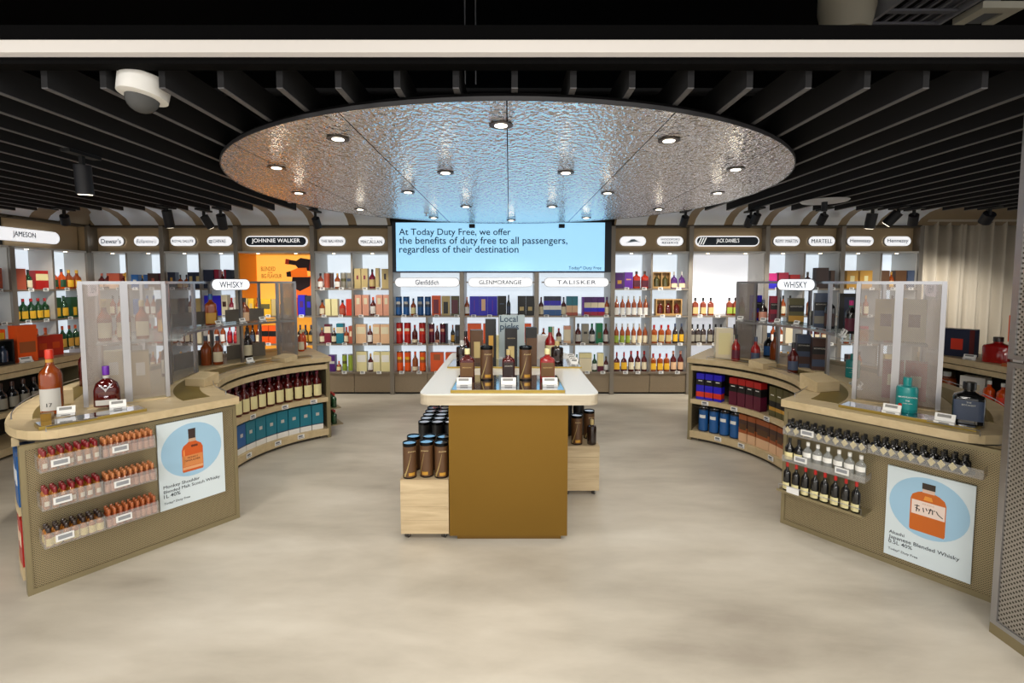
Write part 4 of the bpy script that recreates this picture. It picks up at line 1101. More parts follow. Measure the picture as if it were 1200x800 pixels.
def crescent(S, label, perf):
    c = thing('crescent_counter', label, 'counter', S.pol(1.5, 180))
    T = S.T
    pl = plan(0)
    MB().prism(pl, .812, ZT - .0005).build('worktop', OAK, c, T)
    MB().prism(plan(.02), .80, .8119).build('shadow_gap', mat('#4b4232', .6), c, T)
    # sunk brassy channel and raised spine strip on the worktop
    MB().sector(CC, 1.10, 1.26, 128, 232, ZT, ZT + .002, 30).build('brass_inlay', mat('#8a7638', .4, .5), c, T)
    MB().sector(CC, 1.30, 1.72, 134, 224, ZT, ZT + .006, 30).build('spine_board', OAK, c, T)
    MB().sector(CC, 1.80, 1.96, 132, 226, ZT, ZT + .002, 30).build('brass_inlay', mat('#8a7638', .4, .5), c, T)
    MB().sector(CC, 1.0, 1.03, 121.5, 237.5, .735, .785, 30).build('fascia', OAK, c, T)
    MB().sector(CC, 2.02, 2.05, 130, 228, .735, .785, 30).build('fascia', OAK, c, T)
    sh = []
    for z0, z1 in ((.03, .10), (.388, .435)):
        sh.append(MB().sector(CC, 1.0, 1.36, 121.5, 235.5, z0, z1, 30).build('shelf_board', OAK, c, T))
        MB().sector(CC, 1.70, 2.05, 128, 232.5, z0, z1, 30).build('shelf_board', OAK, c, T)
    MB().sector(CC, 1.0 + .03, 2.03, 126, 232, 0, .029, 30).build('kick_plinth', mat('#3a342b', .6), c, T)
    MB().sector(CC, 1.362, 1.38, 124, 235, .03, .80, 30).build('back_panel', mat('#1c1a18', .6), c, T)
    MB().sector(CC, 1.68, 1.697, 127, 233, .03, .80, 30).build('back_panel', mat('#1c1a18', .6), c, T)
    # end panels
    for (A, Bp, near) in ((P0, P1, True), (F0, F1, False)):
        A3, B3 = Vector((A[0], A[1], 0)), Vector((Bp[0], Bp[1], 0))
        ex = (B3 - A3).normalized(); L = (B3 - A3).length
        nn = Vector((ex.y, -ex.x, 0)) if near else Vector((-ex.y, ex.x, 0))
        R = Matrix(((ex.x, nn.x, 0, A[0]), (ex.y, nn.y, 0, A[1]), (0, 0, 1, 0), (0, 0, 0, 1)))
        MB().box(.02, -.026, .03, L - .02, -.004, .775, 0, R).build('end_panel', perf, c, T)
        for (u0, u1) in ((0, .022), (L - .022, L)):
            MB().box(u0, -.034, 0, u1, .004, .80, 0, R).build('end_post', FRAMEM, c, T)
        MB().box(.022, -.03, .0, L - .022, .003, .03, 0, R).build('end_rail', FRAMEM, c, T)
        MB().box(.022, -.03, .775, L - .022, .003, .80, 0, R).build('end_rail', FRAMEM, c, T)
    # wire gallery round the top
    for Rr, a0, a1 in ((1.012, 130, 234), (2.045, 224, 138)):
        q = arc(Rr, a0, a1, 28)
        pts = [(q[0][0], q[0][1], ZT)] + [(x, y, ZT + .028) for x, y in q] + [(q[-1][0], q[-1][1], ZT)]
        w = MB().tube(pts, .003, 5).build('gallery_wire', STEEL, c, T)
    q = [(P0[0] + (P1[0] - P0[0]) * t + .022, P0[1] + (P1[1] - P0[1]) * t - .02) for t in (.10, .30)]
    MB().tube([(q[0][0], q[0][1], ZT), (q[0][0], q[0][1], ZT + .028), (q[1][0], q[1][1], ZT + .028)], .003, 5).build('gallery_wire', STEEL, c, T)
    # price tags on the shelf edges
    for j, aa in ((0, (138, 152, 172)), (1, (130, 147, 168, 186))):
        for a in aa:
            p = S.pol(.992, a, .072 if j == 0 else .41)
            put('price_tag', TAG, sh[j], p, S.face_in(a))
    return c
crescent(LS, 'crescent oak counter with amber bottle poster, on the orange-poster side', PERF_L)
crescent(RS, 'crescent oak counter with flask poster, on the curtain side', PERF_R)

# goods in the inner hollows
def arcrow(S, items, z, R, a0, where, note='', rowname=''):
    a = a0
    k = 0
    for it in items:
        if isinstance(it, float):
            a += math.degrees(it / R); continue
        a += math.degrees((it.w / 2 + .004) / R)
        p = S.pol(R + it.d / 2, a, z + .001)
        o = put(it.name, it.mesh, None, p, S.face_in(a))
        tag(o, '%s, %s %sfrom the far end, %s' % (it.desc2, ORD[k], note, where), it.cat, it.desc2 + ' ' + where)
        a += math.degrees((it.w / 2 + .004) / R)
        k += 1
sb = B('garnet', 'maroon', 'ivory', r=.043, h=.285, style='tall', lab=(.08, .5))
arcrow(LS, [sb] * 12, .435, 1.03, 124, 'upper hollow shelf, poster-side counter', 'in front ')
arcrow(LS, [sb] * 12, .435, 1.18, 125, 'upper hollow shelf, poster-side counter', 'in rear rank ')
gb = X('teal', .112, .262, .1, bands=[(.2, 'white'), (.04, 'slate'), (.76, 'teal')], emb='silver', ew=.3, eh=.12, ez=.62)
bb = X('blue', .112, .262, .1, bands=[(.2, 'white'), (.04, 'slate'), (.76, 'blue')], emb='silver', ew=.3, eh=.12, ez=.62)
arcrow(LS, [gb] * 7 + [bb] * 4, .10, 1.03, 124, 'lower hollow shelf, poster-side counter')
rbx = X('royal', .078, .27, .08, bands=[(.1, 'royal'), (.2, 'scarlet'), (.25, 'royal'), (.23, 'black'), (.22, 'royal')], emb='white', ew=.5, eh=.03, ez=.72)
rrx = X('crimson', .078, .27, .08, bands=[(.5, 'maroon'), (.28, 'black'), (.22, 'red')], emb='white', ew=.5, eh=.03, ez=.7)
rgx = X('olive', .078, .27, .08, bands=[(.2, 'olive'), (.12, 'gold'), (.2, 'black'), (.48, 'olive')], emb='white', ew=.5, eh=.03, ez=.72)
arcrow(RS, [rbx] * 3 + [.07] + [rrx] * 4 + [.09] + [rgx] * 6, .435, 1.03, 124, 'upper hollow shelf, curtain-side counter')
rbt = Tb('blue', .047, .235, 'blue', 'slate', 'white')
rcx = X('copper', .085, .262, .085, bands=[(.32, 'peach'), (.2, 'copper'), (.3, 'brown'), (.18, 'copper')], emb='cocoa', ew=.8, eh=.22, ez=.55)
rcw = X('copper', .15, .262, .085, bands=[(.32, 'peach'), (.2, 'copper'), (.3, 'brown'), (.18, 'copper')], emb='cocoa', ew=.8, eh=.22, ez=.55)
arcrow(RS, [.02] + [rbt, rbt, rbt, rbt] + [.01, rcx, rcx, rcw, rcx, rcx, rcx], .10, 1.03, 124, 'lower hollow shelf, curtain-side counter')
# outer shelves: only their near ends show
def outer(S, items, z, a0, where):
    a = a0
    for k, it in enumerate(items):
        a -= math.degrees((it.w / 2 + .004) / 2.0)
        o = put(it.name, it.mesh, None, S.pol(2.045 - it.d / 2, a, z + .001), S.face_in(a) + PI)
        tag(o, '%s, %s from the near end, %s' % (it.desc2, ORD[k], where), it.cat)
        a -= math.degrees((it.w / 2 + .004) / 2.0)
obx = X('blue', .1, .28, .09, emb='white'); orx = X('red', .1, .26, .09, emb='cream')
outer(LS, [obx, obx, obx], .435, 232.5, 'outer upper shelf, poster-side counter')
outer(LS, [orx, orx, orx], .10, 232.5, 'outer lower shelf, poster-side counter')
# green bottles in wire shelves on the far end of the poster-side counter
for j, z in enumerate((.30, .12)):
    t = thing('clip_shelf', 'small steel clip shelf on the far counter end, %s one' % ['upper', 'lower'][j], 'shelf', (-1.98, 5.1, z))
    ex = Vector((F1[0] - F0[0], F1[1] - F0[1], 0)).normalized(); nn = Vector((-ex.y, ex.x, 0))
    R = Matrix(((ex.x, nn.x, 0, F1[0]), (ex.y, nn.y, 0, F1[1]), (0, 0, 1, 0), (0, 0, 0, 1)))
    MB().box(-.34, .006, z - .008, -.02, .12 + .02 * j, z, 0, R).build('shelf_plate', FRAMEM, t)
    MB().box(-.34, .006, z, -.02, .010, z + .03, 0, R).build('clip_strip', FRAMEM, t)
    gbm = B('green', 'red', None, r=.026, h=.15, style='tall')
    for k in range(5):
        q = Vector(F1 + (0,)) + ex * (-.06 - .058 * k) + nn * .06
        tag(put('miniature_bottle', gbm.mesh, None, (q.x, q.y, z + .001), .3), 'small green red-capped bottle, %s along the %s clip shelf' % (ORD[k], ['upper', 'lower'][j]), 'bottle', 'small green bottles on the clip shelves')

# ------------------------------------------------------------------ what hangs on the near end panels
class Panel:
    def __init__(s, A, Bp):
        s.A = Vector((A[0], A[1], 0)); s.ex = Vector((Bp[0] - A[0], Bp[1] - A[1], 0)).normalized(); s.n = s.ex.cross(Vector((0, 0, 1)))
        s.rz = math.atan2(s.ex.y, s.ex.x)
    def p(s, u, out, z):
        return s.A + s.ex * u + s.n * out + Vector((0, 0, z))
    def R(s):
        return Matrix(((s.ex.x, -s.n.x, 0, s.A.x), (s.ex.y, -s.n.y, 0, s.A.y), (0, 0, 1, 0), (0, 0, 0, 1)))
    def R2(s, u, out, z):
        o = s.p(u, out, z)
        return Matrix(((s.ex.x, 0, s.n.x, o.x), (s.ex.y, 0, s.n.y, o.y), (0, 1, 0, o.z), (0, 0, 0, 1)))
LP = Panel(P0, P1); RP = Panel(RA, RB)

def poster_board(Pn, u0, z0, w, h, label, lines, bottle):
    t = thing('panel_poster', label, 'poster', Pn.p(u0 + w / 2, .01, z0))
    R = Pn.R()
    MB().box(u0, -.016, z0, u0 + w, -.005, z0 + h, 0, R).build('board', mat('#dbe8ee', .4), t)
    n = 40
    MB().prism([(.46 * w * math.cos(2 * PI * k / n), .46 * w * math.sin(2 * PI * k / n)) for k in range(n)], 0, .0006, 0, Pn.R2(u0 + w * .5, .0165, z0 + h * .635)).build('printed_circle', mat('#a3cbe6', .4), t)
    bottle(t, Pn, u0 + w / 2, z0 + h * .635)
    for s_, ww, dz in lines:
        text(s_, t, Pn.p(u0 + w * .055, .0175, z0 + h * dz), Pn.ex, width=w * ww, m=mat('#21313f', .6), align='LEFT', bold=.008)
    return t
def pf(t, Pn, nm, poly, u, z, m, k):
    MB().prism(poly, 0, .0005, 0, Pn.R2(u, .0171 + .0006 * k, z)).build(nm, m, t)
def monkey(t, Pn, u, z):
    am = mat('#cf5a1e', .35)
    pf(t, Pn, 'printed_bottle', [(-.056, -.14), (.056, -.14), (.06, -.13), (.06, .005), (.05, .03), (.028, .045), (.019, .055), (.019, .07), (-.019, .07), (-.019, .055), (-.028, .045), (-.05, .03), (-.06, .005), (-.06, -.13)], u, z, am, 0)
    pf(t, Pn, 'printed_shine', [(-.052, -.09), (-.044, -.09), (-.044, .01), (-.052, .0)], u, z, mat('#ee9550', .35), 1)
    pf(t, Pn, 'printed_neck', [(-.019, .055), (.019, .055), (.021, .135), (-.021, .135)], u, z, mat('#3a2a28', .4), 1)
    pf(t, Pn, 'printed_collar', [(-.021, .052), (.021, .052), (.021, .072), (-.021, .072)], u, z, mat('#c9a78c', .4), 2)
    pf(t, Pn, 'printed_label', [(-.058, -.105), (.058, -.105), (.058, -.035), (-.058, -.035)], u, z, mat('#d88a4e', .5), 1)
    pf(t, Pn, 'printed_label', [(-.058, -.125), (.058, -.125), (.058, -.108), (-.058, -.108)], u, z, mat('#e3a878', .5), 1)
    for s_, w_, zz in (('MONKEY', .06, -.055), ('SHOULDER', .085, -.073)):
        text(s_, t, Pn.p(u, .0191, z + zz), Pn.ex, width=w_, m=mat('#5a2a14', .6), bold=.01)
    for k in (-1, 0, 1):
        pf(t, Pn, 'printed_emblem', [(.008 * math.cos(a) + k * .012 + .012, .008 * math.sin(a) + .022) for a in [2 * PI * q / 10 for q in range(10)]], u, z, mat('#6b2f18', .4), 1)
def akashi(t, Pn, u, z):
    am = mat('#c9661c', .35)
    z -= .0
    pf(t, Pn, 'printed_bottle', [(-.072, -.14), (.072, -.14), (.076, -.13), (.076, .04), (.068, .065), (.046, .082), (.026, .09), (.026, .105), (-.026, .105), (-.026, .09), (-.046, .082), (-.068, .065), (-.076, .04), (-.076, -.13)], u, z, am, 0)
    pf(t, Pn, 'printed_neck', [(-.026, .086), (.026, .086), (.026, .108), (-.026, .108)], u, z, mat('#dcbfae', .4), 1)
    pf(t, Pn, 'printed_cap', [(-.028, .106), (.028, .106), (.028, .14), (-.028, .14)], u, z, mat('#33291f', .4), 2)
    pf(t, Pn, 'printed_shine', [(-.02, .045), (.02, .045), (.014, .068), (-.014, .068)], u, z, mat('#e89a3a', .35), 1)
    pf(t, Pn, 'printed_label', [(-.07, -.045), (.072, -.045), (.072, .035), (-.07, .035)], u, z, mat('#ecd9cf', .5), 1)
    text('AKASHI', t, Pn.p(u, .0185, z + .017), Pn.ex, width=.05, m=mat('#c9a68f', .6))
    ik = mat('#241c18', .5)
    # brush-written characters on the label
    for dx, strokes in ((-.045, [((-.012, .012), (.010, .014)), ((.0, .02), (-.003, -.02)), ((-.008, .0), (.012, -.006)), ((.010, -.004), (.008, -.016))]), (-.012, [((-.008, .010), (-.004, -.014)), ((.004, .012), (.010, -.002))]),
                        (.015, [((-.012, .008), (.006, .01)), ((-.002, .016), (-.010, -.016)), ((.006, .01), (.006, -.014)), ((.012, .012), (.015, .006))]), (.052, [((-.016, .010), (-.008, -.006)), ((-.008, -.006), (.012, -.02))])):
        for (a, b) in strokes:
            d_ = Vector((b[0] - a[0], b[1] - a[1])); d_ = Vector((-d_.y, d_.x)).normalized() * .0022
            pf(t, Pn, 'printed_stroke', [(dx + a[0] + d_.x, a[1] + d_.y - .01), (dx + b[0] + d_.x, b[1] + d_.y - .01), (dx + b[0] - d_.x, b[1] - d_.y - .01), (dx + a[0] - d_.x, a[1] - d_.y - .01)], u, z, ik, 2)
poster_board(LP, .592, .226, .374, .545, 'pale blue poster of an amber bottle on the poster-side counter end', [('Monkey Shoulder', .54, .25), ('Blended Malt Scotch Whisky', .86, .195), ('1L 40%', .24, .14), ('Today* Duty Free', .38, .065)], monkey)
poster_board(RP, .580, .063, .372, .527, 'pale blue poster of a flat amber flask on the curtain-side counter end', [('Akashi', .19, .25), ('Japanese Blended Whisky', .82, .195), ('0.5L 40%', .29, .14), ('Today* Duty Free', .36, .065)], akashi)

ACR = {}
def tray(Pn, u0, u1, z, d, h, label, tags=1, ears=True):
    t = thing('acrylic_tray', label, 'tray', Pn.p((u0 + u1) / 2, .05, z))
    R = Pn.R(); q = .003
    MB().box(u0, -.012 - d, z, u1, -.012, z + q, 0, R).build('tray_floor', ACRYL, t)
    MB().box(u0, -.012 - d, z + q, u1, -.012 - d + q, z + h, 0, R).build('front_pane', ACRYL, t)
    MB().box(u0, -.012 - d + q, z + q, u0 + q, -.012, z + h, 0, R).build('side_pane', ACRYL, t)
    MB().box(u1 - q, -.012 - d + q, z + q, u1, -.012, z + h, 0, R).build('side_pane', ACRYL, t)
    for uu in (u0 + .06, u1 - .06):
        MB().box(uu - .012, -.03, z - .014, uu + .012, .0, z, 0, R).build('bracket', BLACK, t)
    for k in range(tags):
        uu = u0 + (u1 - u0) * ((k + .5) / tags if tags > 1 else .32)
        MB().box(uu - .036, -.0205 - d, z + .022, uu + .036, -.0122 - d, z + .058, 0, R).build('price_tag', WHITE, t)
        MB().box(uu - .028, -.0215 - d, z + .032, uu + .028, -.0204 - d, z + .052, 0, R).build('tag_print', mat('#8f9297', .6), t)
    return t
def minis(Pn, spec, u0, u1, n, ranks, z, d, first_out, step, what, where, cap_ranks=None):
    p0 = first_out
    for j in range(ranks):
        for i in range(n):
            u = u0 + (u1 - u0) * (i + .5) / n
            p = Pn.p(u + random.uniform(-.001, .001), p0 - j * step, z + .0035)
            o = put('miniature_bottle', spec.mesh, None, p, Pn.rz + random.uniform(-.2, .2))
            tag(o, '%s, %s in %s rank, %s' % (what, ORD[i], ['front', 'second', 'third', 'fourth'][j], where), 'bottle', what + ' in ' + where)
def mini(glass, cap, label, r, h, dot=False):
    s = Spec(); mb = MB()
    mb.lathe([(r * .93, r * .93, 2, 0, 0), (r, r, 2, .03 * h, 0), (r, r, 2, .52 * h, 0), (r * .8, r * .8, 2, .62 * h, 0), (r * .5, r * .5, 2, .70 * h, 0), (r * .46, r * .46, 2, .76 * h, 0)], 10)
    mb.lathe([(r * .60, r * .60, 2, .74 * h, 1), (r * .62, r * .62, 2, .97 * h, 1), (r * .5, r * .5, 2, h, 1)], 10)
    label_band(mb, r, r, 2, (.16 if dot else .05) * h, (.40 if dot else .46) * h, 34 if dot else 66, 2, 5)
    s.mesh = mb.mesh('miniature_bottle', [gl(glass), mat(PAL[cap], .3, .0, coat=.4), pp(label, .6)]); s.w = 2 * r; s.name = 'miniature_bottle'
    return s
PAL['honey'] = '#c27a25'; PAL['rosy'] = '#c99a86'; PAL['coppery'] = '#b4703f'; PAL['ruby'] = '#7c0f18'
m_red = mini('honey', 'ruby', 'white', .0158, .105, True)
m_gld = mini('copper', 'coppery', 'rosy', .0128, .102)
m_dk = mini('honey', 'dark', 'ivory', .0165, .098)
m_gl2 = mini('amber', 'copper', 'rosy', .0128, .102)
for r_, (z, nm) in enumerate(((.672, 'top'), (.472, 'middle'), (.272, 'lowest'))):
    w1 = '%s outer tray, poster-side counter' % nm
    w2 = '%s inner tray, poster-side counter' % nm
    tray(LP, .055, .303, z, .115, .078, 'clear acrylic tray of miniatures, %s' % w1)
    tray(LP, .306, .552, z, .115, .072, 'clear acrylic tray of miniatures, %s' % w2)
    if r_ < 2:
        minis(LP, m_red, .060, .300, 7, 3, z, .115, .105, .036, 'red-capped miniature', w1)
    else:
        minis(LP, m_dk, .060, .300, 7, 3, z, .115, .105, .036, 'dark-capped miniature', w1)
    minis(LP, m_gld if r_ < 2 else m_gl2, .311, .549, 9, 3, z, .115, .109, .034, 'copper-capped miniature', w2)
# curtain-side panel
m_bk = MB(); 
def diamond_mini():
    s = Spec(); mb = MB(); r, h = .021, .092
    mb.lathe([(a, b, q, z, 0) for a, b, q, z in bprof('std', r, h, 2)], 10)
    mb.lathe([(.010, .010, 2, .76 * h, 1), (.010, .010, 2, h, 1)], 8)
    zc = .3 * h; P = []
    for (ax, az) in ((0, -.024), (50, 0), (0, .024), (-50, 0)):
        a = -PI / 2 + rad(ax)
        P.append(((r + .002) * math.cos(a), (r + .002) * math.sin(a) - (0.001 if ax == 0 else 0), zc + az))
    mb.solid(P, [(0, 1, 2, 3)], 2)
    s.mesh = mb.mesh('miniature_bottle', [gl('black'), pp('black'), pp('ivory', .6)]); s.w = 2 * r; s.name = 'miniature_bottle'
    return s
m_bk = diamond_mini()
m_cl = B('clear', 'white', 'white', r=.027, h=.15, style='tall', lab=(.38, .58))
m_rc = B('black', 'red', 'ivory', r=.023, h=.185, style='tall', lab=(.06, .3))
m_d2 = Spec(); m_d2.mesh = m_bk.mesh
tray(RP, .045, .502, .655, .11, .05, 'clear tray of dark diamond-labelled miniatures, outer one, curtain-side counter')
tray(RP, .508, .99, .662, .11, .05, 'clear tray of dark diamond-labelled miniatures above the flask poster', 0)
minis(RP, m_bk, .050, .498, 10, 2, .655, .11, .092, .046, 'dark diamond-label miniature', 'outer tray, curtain-side counter')
minis(RP, m_bk, .513, .935, 10, 2, .662, .11, .092, .046, 'dark diamond-label miniature', 'tray above flask poster')
tray(RP, .045, .502, .475, .11, .04, 'clear tray holding colourless bottles, middle level, curtain-side counter', 2)
minis(RP, m_cl, .155, .498, 6, 1, .475, .11, .085, .05, 'small colourless bottle', 'middle tray, curtain-side counter')
for k in range(2):
    o = put('miniature_bottle', B('black', 'black', 'ivory', r=.027, h=.15, style='std', lab=(.08, .4)).mesh, None, RP.p(.075 + .056 * k, .085, .4785), RP.rz)
    tag(o, 'black miniature with cream label, %s in the middle tray, curtain-side counter' % ['outer', 'inner'][k], 'bottle')
t = thing('steel_shelf', 'thin steel shelf of red-capped bottles on the curtain-side counter end', 'shelf', RP.p(.27, .06, .29))
R = RP.R()
MB().box(.035, -.16, .283, .51, -.004, .288, 0, R).build('shelf_plate', FRAMEM, t)
MB().box(.035, -.163, .283, .51, -.160, .298, 0, R).build('shelf_lip', FRAMEM, t)
MB().tube([RP.p(.045, .152, .289), RP.p(.045, .152, .33), RP.p(.50, .152, .33), RP.p(.50, .152, .289)], .0025, 5).build('guard_wire', STEEL, t)
MB().box(.10, -.170, .296, .172, -.1635, .332, 0, R).build('price_tag', WHITE, t)
minis(RP, m_rc, .05, .49, 8, 1, .285, .15, .115, .05, 'red-capped dark miniature', 'steel shelf, curtain-side counter')

# ------------------------------------------------------------------ glass and mesh display cases on the crescents
def case(S, label, mlabel, posts, open_from, open_to):
    c = thing('display_case', label, 'display case', S.pol(1.5, 180, ZT + .007))
    T = S.T; Z0, Z1 = ZT + .0065, 1.652
    Ri, Ro = 1.30, 1.72
    def P_(R_, a):
        return (CC[0] + R_ * math.cos(rad(a)), CC[1] + R_ * math.sin(rad(a)))
    def post(R_, a):
        x, y = P_(R_, a)
        d_ = rad(a)
        R4 = Matrix.Translation((x, y, 0)) @ Matrix.Rotation(d_, 4, 'Z')
        MB().box(-.012, -.012, Z0, .012, .012, Z1 - .02, 0, R4).build('post', STEEL, c, T)
    for a in posts:
        if S.g > 0 or a != 203:
            post(Ri, a)
        post(Ro, a)
    pm = [posts[0]] 
    x0, y0 = P_((Ri + Ro) / 2, posts[0])
    R4 = Matrix.Translation((x0, y0, 0)) @ Matrix.Rotation(rad(posts[0]), 4, 'Z')
    MB().box(-.02, -.012, Z0, .02, .012, Z1 - .02, 0, R4).build('post', STEEL, c, T)
    a0, a1 = posts[0], posts[-1]
    for R_ in (Ri, Ro):
        MB().sector(CC, R_ - .011, R_ + .011, a1 - .4, a0 + .4, Z1 - .02, Z1, 28).build('top_rail', STEEL, c, T)
    for a in posts:
        p, q = P_(Ri + .012, a), P_(Ro - .012, a)
        d_ = Vector((q[0] - p[0], q[1] - p[1], 0)).normalized(); nn = Vector((-d_.y, d_.x, 0)) * .009
        MB().prism([(p[0] + nn.x, p[1] + nn.y), (q[0] + nn.x, q[1] + nn.y), (q[0] - nn.x, q[1] - nn.y), (p[0] - nn.x, p[1] - nn.y)], Z1 - .02, Z1).build('top_rail', STEEL, c, T)
    def sheet(p, q, nm, z0=Z0 + .01, z1=Z1 - .022):
        A3, B3 = Vector(T((p[0], p[1], 0))), Vector(T((q[0], q[1], 0)))
        d_ = (B3 - A3).normalized(); nn = Vector((-d_.y, d_.x, 0)) * .0012
        A3 += d_ * .013; B3 -= d_ * .013
        m = perforated('fine steel mesh sheet', d_[:2], '#b3aba6', '#000000', .0068, .40, True, .30)
        MB().prism([(A3 + nn)[:2], (B3 + nn)[:2], (B3 - nn)[:2], (A3 - nn)[:2]], z0, z1).build(nm, m, c)
    Rm = (Ri + Ro) / 2
    sheet(P_(Ri, a0), P_(Rm, a0), 'mesh_sheet'); sheet(P_(Rm, a0), P_(Ro, a0), 'mesh_sheet')
    for i in range(len(posts) - 1):
        if posts[i + 1] >= open_from or posts[i] <= open_to:
            sheet(P_(Ro, posts[i]), P_(Ro, posts[i + 1]), 'mesh_sheet') if i == 0 else None
    sheet(P_(Ri, a1), P_(Ro, a1), 'mesh_sheet')
    sheet(P_(Ri, posts[-2]), P_(Ri, a1), 'mesh_sheet')
    # clear pane at the near hollow side
    for i in range(2):
        p, q = P_(Ri, posts[i]), P_(Ri, posts[i + 1])
        A3, B3 = Vector((*p, 0)), Vector((*q, 0)); d_ = (B3 - A3).normalized(); nn = Vector((-d_.y, d_.x, 0)) * .002
        if S.g > 0:
            MB().prism([(A3 + nn)[:2], (B3 + nn)[:2], (B3 - nn)[:2], (A3 - nn)[:2]], Z0 + .01, Z1 - .022).build('glass_pane', clear_sheet('clear glass pane', '#e9e6e6', .14), c, T)
    # middle shelf, its wire lip and low steel backs
    MB().sector(CC, 1.20, 1.66, a1 + 1.5, a0 - 4, 1.235, 1.249, 30).build('glass_shelf', GLASS, c, T)
    MB().sector(CC, 1.195, 1.1995, a1 + 1.5, a0 - 22, 1.232, 1.252, 30).build('shelf_edge', STEEL, c, T)
    MB().tube([(*p, 1.268) for p in arc(1.205, a1 + 2, a0 - 22, 24)], .0025, 5).build('guard_wire', STEEL, c, T)
    for (b0, b1) in (((a1 + 9, a1 + 24), (a1 + 27, a1 + 46)) if S.g > 0 else ()):
        MB().sector(CC, 1.548, 1.552, b0, b1, 1.2495, 1.37, 8).build('low_back', DSTEEL, c, T)
        MB().sector(CC, 1.548, 1.552, b0, b1, Z0, 1.01, 8).build('low_back', DSTEEL, c, T)
    # round-ended section sign on the rail
    return c
case(LS, 'steel display case with mesh end on the poster-side counter', '', [223, 203, 182.5, 158, 141, 133], 0, 0)
case(RS, 'steel display case with mesh end on the curtain-side counter', '', [223, 203, 184, 158, 147, 139], 0, 0)
def section_sign(S, a, label, R_=1.255, w=.43, h=.105, z=1.622, flip=False):
    p = S.pol(R_, a, z)
    inward = (S.pol(0.5, a) - S.pol(1.5, a)).normalized()
    if flip: inward = -inward
    nv = Vector((inward.x, inward.y, 0)).normalized()
    # turn the sign a little towards the aisle
    ex = Vector((0, 0, 1)).cross(nv)
    ex = Vector((-nv.y, nv.x, 0))
    t = thing('section_sign', label, 'sign', p)
    pill(MB(), p, ex, w, h, .016).build('sign_rim', mat('#8b8f96', .4), t)
    pill(MB(), p + nv * .002, ex, w - .01, h - .01, .016).build('sign_face', mat('#f2f5fa', .4, emit=.75), t)
    text('WHISKY', t, p + nv * .0185 - Vector((0, 0, .03)), ex, width=w * .62, height=.06, m=mat('#23324a', .6), bold=.008)
    for k in (-1, 1):
        q = p + ex * (.12 * k)
        MB().box(q.x - .006, q.y - .006, z - .01, q.x + .006, q.y + .006, 1.63).build('clip', STEEL, t)
    return t
section_sign(LS, 164.5, 'white pill sign reading WHISKY on the poster-side display case')
section_sign(RS, 168, 'white pill sign reading WHISKY on the curtain-side display case')
def back_sign(S, u, label):
    """sign on the outer rail, read from the other side; its lettering shows reversed through the mesh"""
    p = S.pol(1.70, u, 1.60)
    t = thing('section_sign', label, 'sign', p)
    v = (S.pol(1.5, u) - S.pol(1.7, u)); nv = Vector((v.x, v.y, 0)).normalized(); ex = Vector((-nv.y, nv.x, 0))
    pill(MB(), p, ex, .30, .10, .012).build('sign_face', mat('#e9dfe4', .5, emit=.25), t)
    text('WHISKY', t, p + nv * .0135 - Vector((0, 0, .028)), ex, width=.18, height=.055, m=mat('#7a7484', .6), mirror=True)
back_sign(LS, 210, 'back of a pale section sign behind the mesh, poster-side case')
back_sign(RS, 210, 'back of a pale section sign behind the mesh, curtain-side case')

# ------------------------------------------------------------------ bottles and boxes in and around the cases
def at(S, R_, a, z, o, label, cat='bottle', turn=0.0, group=None):
    p = S.pol(R_, a, z)
    # show the front to the aisle: halfway between the hollow and the viewer
    v = Vector((0, 0, 0)) - Vector((p.x, p.y, 0)); v.normalize()
    return place(o, label, p, math.atan2(v.y, v.x) + PI / 2 + turn, group, cat)
ZC, ZSH = ZT + .0072, 1.2505
ZB = ZT + .0025
am = lambda **k: near_bottle('amber', k.pop('cap', 'black'), k.pop('lab', 'gold'), 'tall', .043, .285, **k)
at(LS, 1.47, 187, ZC, near_bottle('garnet', 'slate', 'white', 'tall', .042, .305), 'dark red bottle with white label and blue-grey cap beside the glass pane')
at(LS, 1.38, 196, ZSH, near_bottle('amber', 'black', 'gold', 'std', .042, .25, lab=(.06, .42)), 'amber bottle with gold label on case shelf behind the glass pane')
at(LS, 1.38, 169, ZSH, near_bottle('amber', 'blue', 'gold', 'square', .047, .285, 4, lab=(.06, .4)), 'amber blue-capped bottle on the case shelf under the WHISKY sign')
at(LS, 1.34, 155, ZSH, near_bottle('amber', 'black', 'peach', 'std', .045, .24, lab=(.06, .42)), 'amber black-capped bottle on case shelf, poster-side, beyond the sign')
at(LS, 1.50, 167, ZC, near_bottle('amber', 'slate', None, 'std', .045, .275), 'amber bottle with slate cap and no label, poster-side worktop, outer of pair')
at(LS, 1.43, 164.5, ZC, near_bottle('amber', 'slate', 'cream', 'std', .043, .27, lab=(.1, .45)), 'amber bottle with slate cap and cream label, inner of pair')
at(LS, 1.45, 151, ZC, near_bottle('dark', 'black', 'cream', 'std', .043, .32, lab=(.12, .45)), 'dark amber bottle with black cap and cream label, far part of poster-side case')
for k, (rr, a) in enumerate(((1.60, 127.5), (1.68, 127), (1.75, 125.5))):
    at(LS, rr, a, ZT + .003, near_bottle('orange', 'ivory', 'cream' if k == 0 else None, 'tall', .033, .235), 'orange bottle at the far end of the poster-side counter, %s of three' % ['inner', 'middle', 'outer'][k])
for (S, a, rr, lb) in ((LS, 157, 1.215, 'poster-side worktop, under the blue-capped bottle'),):
    p = S.pol(rr, a, ZB); cardholder(p.x, p.y, p.z, S.face_in(a), 'white price display on the ' + lb, .07)
